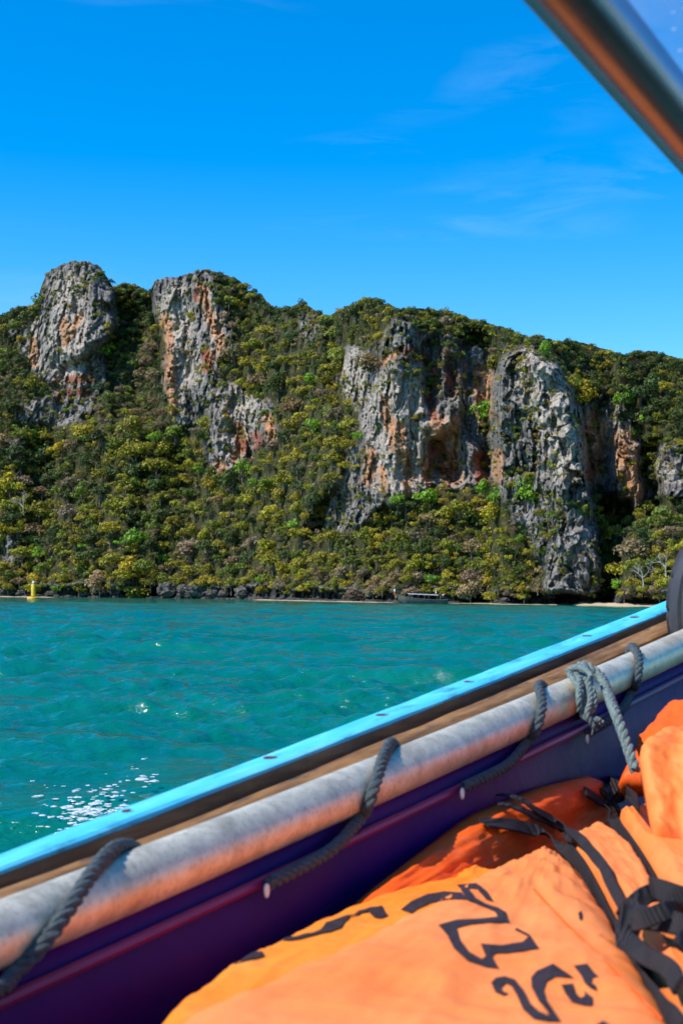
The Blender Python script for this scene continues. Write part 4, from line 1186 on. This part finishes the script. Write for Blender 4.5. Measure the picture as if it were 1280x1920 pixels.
def panel(name, Lp, Rp, z, mat, parent, thick=0.035, r=0.05, nu=60, nv=70, wr=0.004, seed=0, folds=0.0, ff=9.0, zdir=None):
    """Puffy foam panel between two edge curves given as pixels on the level z (below the eye), or (px,py,depth)."""
    def lift(q):
        return P(*q) if len(q) == 3 else Hz(q[0], q[1], EYE[2] + z)
    a = smooth_path([lift(q) for q in Lp], nv); b = smooth_path([lift(q) for q in Rp], nv)
    u = np.linspace(0, 1, nu)[None, :, None]
    G = a[:, None, :] * (1 - u) + b[:, None, :] * u
    wid = np.linalg.norm(b - a, axis=1)
    lenv = np.r_[0, np.cumsum(np.linalg.norm(np.diff((a + b) / 2, axis=0), axis=1))]
    uu = np.linspace(0, 1, nu)[None, :]
    e = np.minimum(uu, 1 - uu) * wid[:, None]
    ev = np.minimum(lenv, lenv[-1] - lenv)[:, None]
    h = lambda d: np.sqrt(1 - (1 - np.clip(d / r, 0, 1)) ** 2)
    prof = np.minimum(h(e), h(ev))
    dU = np.gradient(G, axis=1); dV = np.gradient(G, axis=0)
    N = np.cross(dU, dV); N /= np.linalg.norm(N, axis=2)[..., None] + 1e-12
    if N[..., 2].mean() < 0: N = -N
    if zdir is not None: N = np.broadcast_to(np.array(zdir), N.shape)
    wv = wr * fbm(G[..., 0] * 11 + seed, G[..., 1] * 7, G[..., 2] * 9, 4, seed + 5) + wr * 0.9 * fbm(uu * 5 + 0 * e, lenv[:, None] * 16 + 3 * uu, 0 * e + seed, 3, seed + 9, ridged=True)
    gath = np.exp(-np.minimum(e, ev + 0 * e) / 0.05)
    wv = wv + 0.0035 * gath * fbm(uu * wid[:, None] * 22 + 0 * e, lenv[:, None] * 38, 0 * e + seed, 3, seed + 31, 0.6, True) * (prof ** 0.5)
    wv = wv + folds * np.sin(ff * uu * 6.28 / 6 + 2.2 * vnoise(uu * 3 + 0 * e, lenv[:, None] * 5, 0 * e, seed + 3)) 
    top = G + N * (thick * (prof - 1) + wv)[..., None]
    bot = G - N * (thick * 1.6)
    nvv, nuu = nv, nu
    V = np.concatenate([top.reshape(-1, 3), bot.reshape(-1, 3)]); o = nvv * nuu
    f1 = grid_faces(nvv, nuu); 
    idx = np.arange(o).reshape(nvv, nuu)
    ringi = np.r_[idx[0, :], idx[1:, -1], idx[-1, -2::-1], idx[-2:0:-1, 0]]
    rn = np.roll(ringi, -1)
    side = np.stack([ringi, ringi + o, rn + o, rn], -1)
    Fq = np.concatenate([f1, f1[:, ::-1] + o, side])
    me = mesh_np(name, V, Fq)
    bm = bmesh.new(); bm.from_mesh(me); bmesh.ops.recalc_face_normals(bm, faces=bm.faces[:]); bm.to_mesh(me); bm.free()
    ob = link(name, me, mat, parent)
    JB.append((V, Fq))
    return ob
def bvh():
    VV, FFq, o = [], [], 0
    for V, Fq in JB: VV.append(V); FFq.append(Fq + o); o += len(V)
    return BVHTree.FromPolygons([Vector(v) for v in np.concatenate(VV)], [tuple(int(i) for i in f) for f in np.concatenate(FFq)])

def jacket(px, py, z, label):
    return empty('life_jacket', Hz(px, py, EYE[2] + z), label, 'life jacket', 'orange life jackets piled in the boat')
jE = jacket(760, 1640, -.45, 'orange life jacket lowest in the pile, tarpaulin shade painted into its colour')
jB = jacket(600, 1760, -.39, 'amber orange life jacket edge with folded black lettering under the front jacket')
jA = jacket(800, 1800, -.36, 'large orange life jacket in front with black curly lettering')
jC = jacket(1160, 1640, -.36, 'orange life jacket strapped between the two black straps')
jD = jacket(1270, 1640, -.36, 'orange life jacket right of the long black strap')
jF = jacket(1250, 1440, -.36, 'crumpled pale orange life jacket standing at the right edge')
def at_tarp(pts, w):
    q = []
    for x, y in pts:
        v = onplane(x, y, w); q.append((x, y, float((v - EYE).dot(FW))))
    return q
def at_level(pts, z):
    return [(x, y, float((Hz(x, y, EYE[2] + z) - EYE).dot(FW))) for x, y in pts]
panel('foam_panel', at_tarp([(300, 1905), (420, 1820), (512, 1768), (575, 1730), (640, 1695), (780, 1603), (880, 1548), (960, 1508), (1060, 1472), (1130, 1450)], -.085),
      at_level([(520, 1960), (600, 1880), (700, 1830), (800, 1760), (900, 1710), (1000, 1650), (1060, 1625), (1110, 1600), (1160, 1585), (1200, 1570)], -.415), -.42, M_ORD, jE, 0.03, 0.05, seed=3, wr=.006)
panel('foam_panel', [(150, 2250), (262, 1960), (316, 1880), (422, 1801), (512, 1756), (591, 1713), (745, 1660), (800, 1648), (842, 1636), (862, 1622), (885, 1614)],
      [(900, 2250), (780, 1950), (720, 1880), (760, 1810), (850, 1760), (900, 1720), (950, 1690), (980, 1660), (960, 1650), (950, 1640), (940, 1632)], -.362, M_OR3, jB, 0.022, 0.028, 60, 110, seed=5, wr=.003)
panel('front_panel', [(150, 2350), (250, 1985), (318, 1903), (430, 1842), (560, 1790), (740, 1710), (850, 1650), (950, 1604), (1005, 1583)],
      [(1500, 2400), (1345, 2040), (1270, 1900), (1208, 1800), (1158, 1715), (1118, 1655), (1085, 1612), (1060, 1592), (1035, 1580)], -.335, M_OR2, jA, 0.030, 0.055, 90, 110, seed=7, wr=.0055)
panel('foam_panel', [(1330, 1980), (1285, 1900), (1235, 1800), (1180, 1715), (1132, 1640), (1092, 1588), (1062, 1562)], [(1470, 1980), (1420, 1900), (1340, 1800), (1270, 1705), (1232, 1650), (1195, 1590), (1165, 1556), (1118, 1533)], -.330, M_OR2, jC, 0.030, 0.03, 50, 80, seed=11, wr=.0025, folds=.001)
panel('foam_panel', [(1400, 1900), (1345, 1800), (1292, 1705), (1242, 1630), (1200, 1572), (1172, 1535), (1158, 1515)], [(1560, 1900), (1500, 1800), (1440, 1700), (1370, 1600), (1310, 1545), (1250, 1500), (1205, 1500)], -.325, M_OR2, jD, 0.03, 0.03, 50, 70, seed=15, wr=.004, folds=.002)
panel('foam_panel', [(1222, 1560, 2.04), (1212, 1510, 2.08), (1205, 1460, 2.12), (1198, 1412, 2.16), (1206, 1390, 2.2), (1222, 1382, 2.26)], [(1720, 1640, 1.9), (1700, 1560, 1.95), (1680, 1460, 2.05), (1660, 1380, 2.12), (1650, 1330, 2.2), (1640, 1270, 2.3)], -.2, M_OR2, jF, 0.025, 0.04, 130, 60, seed=19, wr=.012, folds=.012, ff=26)  # stretched on out of view so the rail reflects orange
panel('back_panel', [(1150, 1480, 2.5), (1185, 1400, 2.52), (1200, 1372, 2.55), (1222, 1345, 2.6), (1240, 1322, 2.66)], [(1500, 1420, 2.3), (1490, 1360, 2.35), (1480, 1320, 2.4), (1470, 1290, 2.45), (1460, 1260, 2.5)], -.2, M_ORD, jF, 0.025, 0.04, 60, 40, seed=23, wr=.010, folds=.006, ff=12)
TREE = bvh()
TREE_B = BVHTree.FromPolygons([Vector(v) for v in JB[1][0]], [tuple(int(i) for i in f) for f in JB[1][1]])
def drape(px, py, up=0.003):
    r = Vector(ray(px, py)).normalized()
    h = TREE.ray_cast(Vector(EYE), r)
    if h[0] is None: return np.array(Hz(px, py, EYE[2] - .34)), np.array([0, 0, 1.0])
    n = h[1] if h[1].dot(r) < 0 else -h[1]
    return np.array(h[0] + n * up), np.array(n)
# printed lettering
z6 = lambda L_: [(640 + x / 2, 1400 + y / 2) for x, y in L_]
z8 = lambda L_: [(800 + x / 2.667, 1640 + y / 2.667) for x, y in L_]
z5 = lambda L_: [(280 + x / 2.667, 1640 + y / 2.667) for x, y in L_]
GL = [(jA, z6([(222, 614), (262, 582), (320, 556), (385, 545), (450, 550), (470, 575), (400, 575), (330, 590), (285, 612), (262, 628)])),
      (jA, z6([(432, 520), (505, 514), (545, 545), (570, 585), (540, 575), (505, 535), (478, 535), (500, 570), (540, 592), (585, 606), (615, 622), (628, 664), (594, 655), (575, 622), (520, 598), (470, 578), (452, 548)])),
      (jA, z6([(362, 672), (430, 652), (520, 648), (590, 640), (630, 664), (570, 662), (480, 670), (432, 684), (445, 730), (480, 775), (525, 800), (540, 790), (520, 742), (600, 748), (680, 735), (700, 715), (648, 690), (655, 683), (705, 708), (740, 760), (690, 768), (620, 778), (575, 778), (562, 790), (590, 836), (540, 830), (470, 805), (420, 760), (395, 710)])),
      (jA, z8([(320, 545), (345, 520), (390, 513), (440, 530), (480, 580), (520, 650), (560, 690), (608, 712), (600, 690), (560, 640), (522, 570), (520, 520), (550, 485), (630, 450), (690, 490), (730, 520), (640, 515), (600, 540), (582, 585), (600, 640), (640, 700), (670, 740), (600, 738), (530, 725), (480, 680), (450, 610), (420, 562), (395, 548), (372, 570), (382, 590), (410, 600), (380, 610), (340, 592)])),
      (jA, z8([(670, 555), (730, 550), (745, 600), (768, 622), (790, 610), (785, 585), (830, 620), (825, 662), (770, 656), (720, 640), (690, 600)])),
      (jA, z8([(730, 460), (800, 450), (830, 490), (858, 515), (830, 520), (820, 545), (845, 560), (850, 588), (820, 575), (790, 550), (770, 510)])),
      (jA, z8([(840, 760), (880, 738), (930, 770), (960, 830), (900, 850)])),
      (jA, z6([(886, 628), (896, 618), (902, 636), (898, 656), (890, 650)])),
      (jB, z5([(625, 309), (670, 288), (700, 290), (740, 291), (810, 280), (850, 262), (876, 225), (960, 195), (1010, 180), (1050, 163), (1100, 148), (1160, 143), (1176, 170), (1190, 180), (1150, 194), (1120, 192), (1090, 172), (1050, 175), (1000, 192), (974, 220), (955, 250), (900, 277), (800, 298), (700, 313)])),
      (jB, z5([(405, 424), (440, 400), (490, 380), (560, 375), (572, 392), (540, 404), (500, 414), (430, 430)]))]
for jk, poly in GL:
    tri = geometry.tessellate_polygon([[Vector((x, y, 0)) for x, y in poly]])
    bm = bmesh.new(); vs = [bm.verts.new((x, y, 0)) for x, y in poly]
    for f in tri:
        try: bm.faces.new([vs[i] for i in f])
        except ValueError: pass
    for _ in range(3): bmesh.ops.subdivide_edges(bm, edges=[e for e in bm.edges if e.calc_length() > 6], cuts=1)
    bmesh.ops.triangulate(bm, faces=bm.faces[:])
    for v in bm.verts:
        if jk is jB:
            q_ = TREE_B.find_nearest(Vector(Hz(v.co.x + 2, v.co.y + 4, EYE[2] - .36)))
            v.co = q_[0] + Vector((0, 0, .0014)) + (Vector(EYE) - q_[0]).normalized() * .0012
        else: v.co = Vector(drape(v.co.x, v.co.y, 0.0012)[0])
    me = bpy.data.meshes.new('lettering'); bm.to_mesh(me); bm.free()
    link('lettering', me, M_INK, jk)
# stitched seam along the front panel
mb = MB(); mb.tube(smooth_path([drape(x, y, .0008)[0] for x, y in [(1000, 1668), (1040, 1712), (1090, 1762), (1140, 1810), (1190, 1862), (1240, 1915)]], 60), 0.0012, 6)
mb.build('seam', M_ORD, jA)
# webbing straps
def strap(pts, width, parent, up=0.005, name='strap', n=60, thick=0.0022):
    q = smooth_path(pts, n)
    C3, N3 = zip(*[drape(x, y, up) for x, y in q]); C3 = np.array(C3); N3 = np.array(N3)
    for _ in range(40): C3[1:-1] = (C3[:-2] + C3[1:-1] * 2 + C3[2:]) / 4; N3[1:-1] = (N3[:-2] + N3[1:-1] * 2 + N3[2:]) / 4
    lo = np.array([drape(x, y, up)[0] for x, y in q])
    for _ in range(4):
        C3 = np.where((np.linalg.norm(C3 - EYE, axis=1) > np.linalg.norm(lo - EYE, axis=1))[:, None], lo, C3)
        for _ in range(3): C3[1:-1] = (C3[:-2] + C3[1:-1] * 2 + C3[2:]) / 4
    T = np.gradient(C3, axis=0); T /= np.linalg.norm(T, axis=1)[:, None]
    N3 /= np.linalg.norm(N3, axis=1)[:, None]
    S = np.cross(T, N3); S /= np.linalg.norm(S, axis=1)[:, None]
    V = []
    for i in range(n):
        for k, (sx_, hz_) in enumerate(((-.5, 0), (-.46, 1), (0, 1.15), (.46, 1), (.5, 0), (0, -.3))):
            V.append(C3[i] + S[i] * sx_ * width + N3[i] * hz_ * thick)
    Fs = [(i * 6 + k, i * 6 + (k + 1) % 6, (i + 1) * 6 + (k + 1) % 6, (i + 1) * 6 + k) for i in range(n - 1) for k in range(6)]
    Fs += [tuple(range(6))[::-1], tuple((n - 1) * 6 + k for k in range(6))]
    return MB().add(V, Fs).build(name, M_WEB, parent)
strap([(902, 1551), (935, 1545), (975, 1546), (1010, 1556), (1050, 1578), (1090, 1612), (1122, 1665), (1150, 1718), (1180, 1772), (1212, 1830), (1245, 1885), (1290, 1960)], 0.021, jA, .006)
strap([(938, 1506), (965, 1510), (1000, 1530), (1045, 1552), (1090, 1578), (1118, 1604), (1150, 1650), (1180, 1702), (1205, 1740)], 0.0135, jC, .012)
strap([(930, 1520), (965, 1524), (1010, 1542), (1060, 1566), (1085, 1582)], 0.012, jC, .009)
strap([(1088, 1488), (1112, 1502), (1140, 1522), (1180, 1566), (1215, 1618), (1245, 1672), (1275, 1730), (1310, 1800)], 0.019, jD, .008)
strap([(1112, 1486), (1128, 1500), (1150, 1522)], 0.010, jD, .012, n=20)
strap([(1200, 1800), (1225, 1850), (1262, 1905), (1300, 1960)], 0.036, jA, .012)
# black collar flap
flap = [drape(x, y, .018)[0] for x, y in ((1118, 1503), (1128, 1470), (1140, 1452), (1160, 1449), (1180, 1466), (1202, 1492), (1216, 1508), (1190, 1510), (1150, 1508))]
fl = np.array(flap); cen = fl.mean(0) + np.array([0, -.01, .012])
V = list(fl) + [cen] + list(fl - np.array([0, 0, .008])) + [cen - np.array([0, 0, .02])]
n = len(fl)
Fs = [(i, (i + 1) % n, n) for i in range(n)] + [((i + 1) % n + n + 1, i + n + 1, 2 * n + 1) for i in range(n)] + [((i + 1) % n, i, i + n + 1, (i + 1) % n + n + 1) for i in range(n)]
MB().add(V, Fs).build('collar_flap', M_WEB, jF, True)
# knot of webbing
kn = empty('webbing_knot', drape(1240, 1740, .01)[0], 'thick knot of black webbing tying the straps at the right edge', 'knot')
def band(cp, N3, width, thick, parent, name):
    n = len(cp); T = np.gradient(cp, axis=0); T /= np.linalg.norm(T, axis=1)[:, None]
    S = np.cross(T, N3); S /= np.linalg.norm(S, axis=1)[:, None]; N3 = np.cross(S, T)
    V = []
    for i in range(n):
        for sx_, h_ in ((-.5, 0), (-.44, 1), (0, 1.25), (.44, 1), (.5, 0), (.44, -1), (0, -1.1), (-.44, -1)):
            V.append(cp[i] + S[i] * sx_ * width + N3[i] * h_ * thick)
    Fs = [(i * 8 + k, i * 8 + (k + 1) % 8, (i + 1) * 8 + (k + 1) % 8, (i + 1) * 8 + k) for i in range(n - 1) for k in range(8)]
    Fs += [tuple(range(8))[::-1], tuple((n - 1) * 8 + k for k in range(8))]
    return MB().add(V, Fs).build(name, M_WEB, parent)
def knotloop(pts, width, up, tw=0.0):
    c = smooth_path([drape(x, y, u)[0] for (x, y), u in zip(pts, up)], 30)
    to = EYE - c; to /= np.linalg.norm(to, axis=1)[:, None]
    T = np.gradient(c, axis=0); T /= np.linalg.norm(T, axis=1)[:, None]
    S = np.cross(T, to); a = np.linspace(-tw, tw, len(c))[:, None]
    return band(c, to * np.cos(a) + S * np.sin(a), width, 0.0022, kn, 'webbing_loop')
knotloop([(1188, 1752), (1196, 1722), (1222, 1702), (1250, 1706), (1268, 1730), (1276, 1762)], 0.020, (.006, .012, .015, .016, .014, .008), .25)
knotloop([(1196, 1728), (1216, 1738), (1240, 1758), (1262, 1785), (1290, 1806)], 0.022, (.014, .026, .032, .026, .012), -.4)
knotloop([(1192, 1742), (1200, 1770), (1212, 1800), (1220, 1832)], 0.019, (.012, .016, .016, .008), .3)
knotloop([(1222, 1752), (1228, 1780), (1246, 1812), (1272, 1850), (1290, 1880)], 0.018, (.034, .030, .024, .018, .016), .6)
knotloop([(1240, 1715), (1262, 1740), (1280, 1742), (1305, 1735)], 0.022, (.030, .034, .030, .022), -.5)
knotloop([(1232, 1770), (1252, 1778), (1280, 1772), (1300, 1764)], 0.018, (.030, .036, .034, .03), .4)

# ------------------------------------------------------------------ splash beside the boat, with sun glints painted as white blobs
mf = Mat('foam').set(Base_Color=(0.82, 0.87, 0.9, 1), Roughness=0.25, Specular=0.6)
mf.t.links.new(mf.n('ShaderNodeMixShader', {0: 0.45, 1: mf.b.outputs[0], 2: mf.n('ShaderNodeBsdfTransparent').outputs[0]}).outputs[0], mf.out.inputs[0])
M_FOAM_GLINT = mf.m
rs = random.Random(12)
V, Fq = [], []
bm = bmesh.new()
for k in range(230):
    px = rs.gauss(165, 36) if k % 4 else rs.uniform(60, 300); py = 1524 + (165 - px) * 0.36 + (rs.gauss(0, 20) if k % 4 else -abs(rs.gauss(0, 45)))
    if k < 6: px, py = rs.choice([(103, 1473), (268, 1455), (272, 1490), (102, 1512), (225, 1490), (240, 1500)])
    c = Hz(px, py, rs.uniform(0.04, 0.15)); r = rs.uniform(.003, .012) * (1.7 if rs.random() < .15 else 1)
    nb = len(bm.verts)
    bmesh.ops.create_icosphere(bm, subdivisions=2, radius=1, matrix=Matrix.Translation(Vector(c)) @ Matrix.Rotation(rs.uniform(-.3, .3), 4, 'Z') @ Matrix.Diagonal((r * rs.uniform(1.4, 2.6), r * 2.0, r * rs.uniform(.2, .55), 1)))
    bm.verts.ensure_lookup_table()
    for v in list(bm.verts)[nb:]: v.co += Vector((rs.gauss(0, .2) * r, rs.gauss(0, .2) * r, rs.gauss(0, .12) * r))
me = bpy.data.meshes.new('spray'); bm.to_mesh(me); bm.free()
tag(link('spray', me, M_FOAM_GLINT), 'white spray and bubbles beside the blue gunwale, some standing for sun glints', None, None, 'stuff')
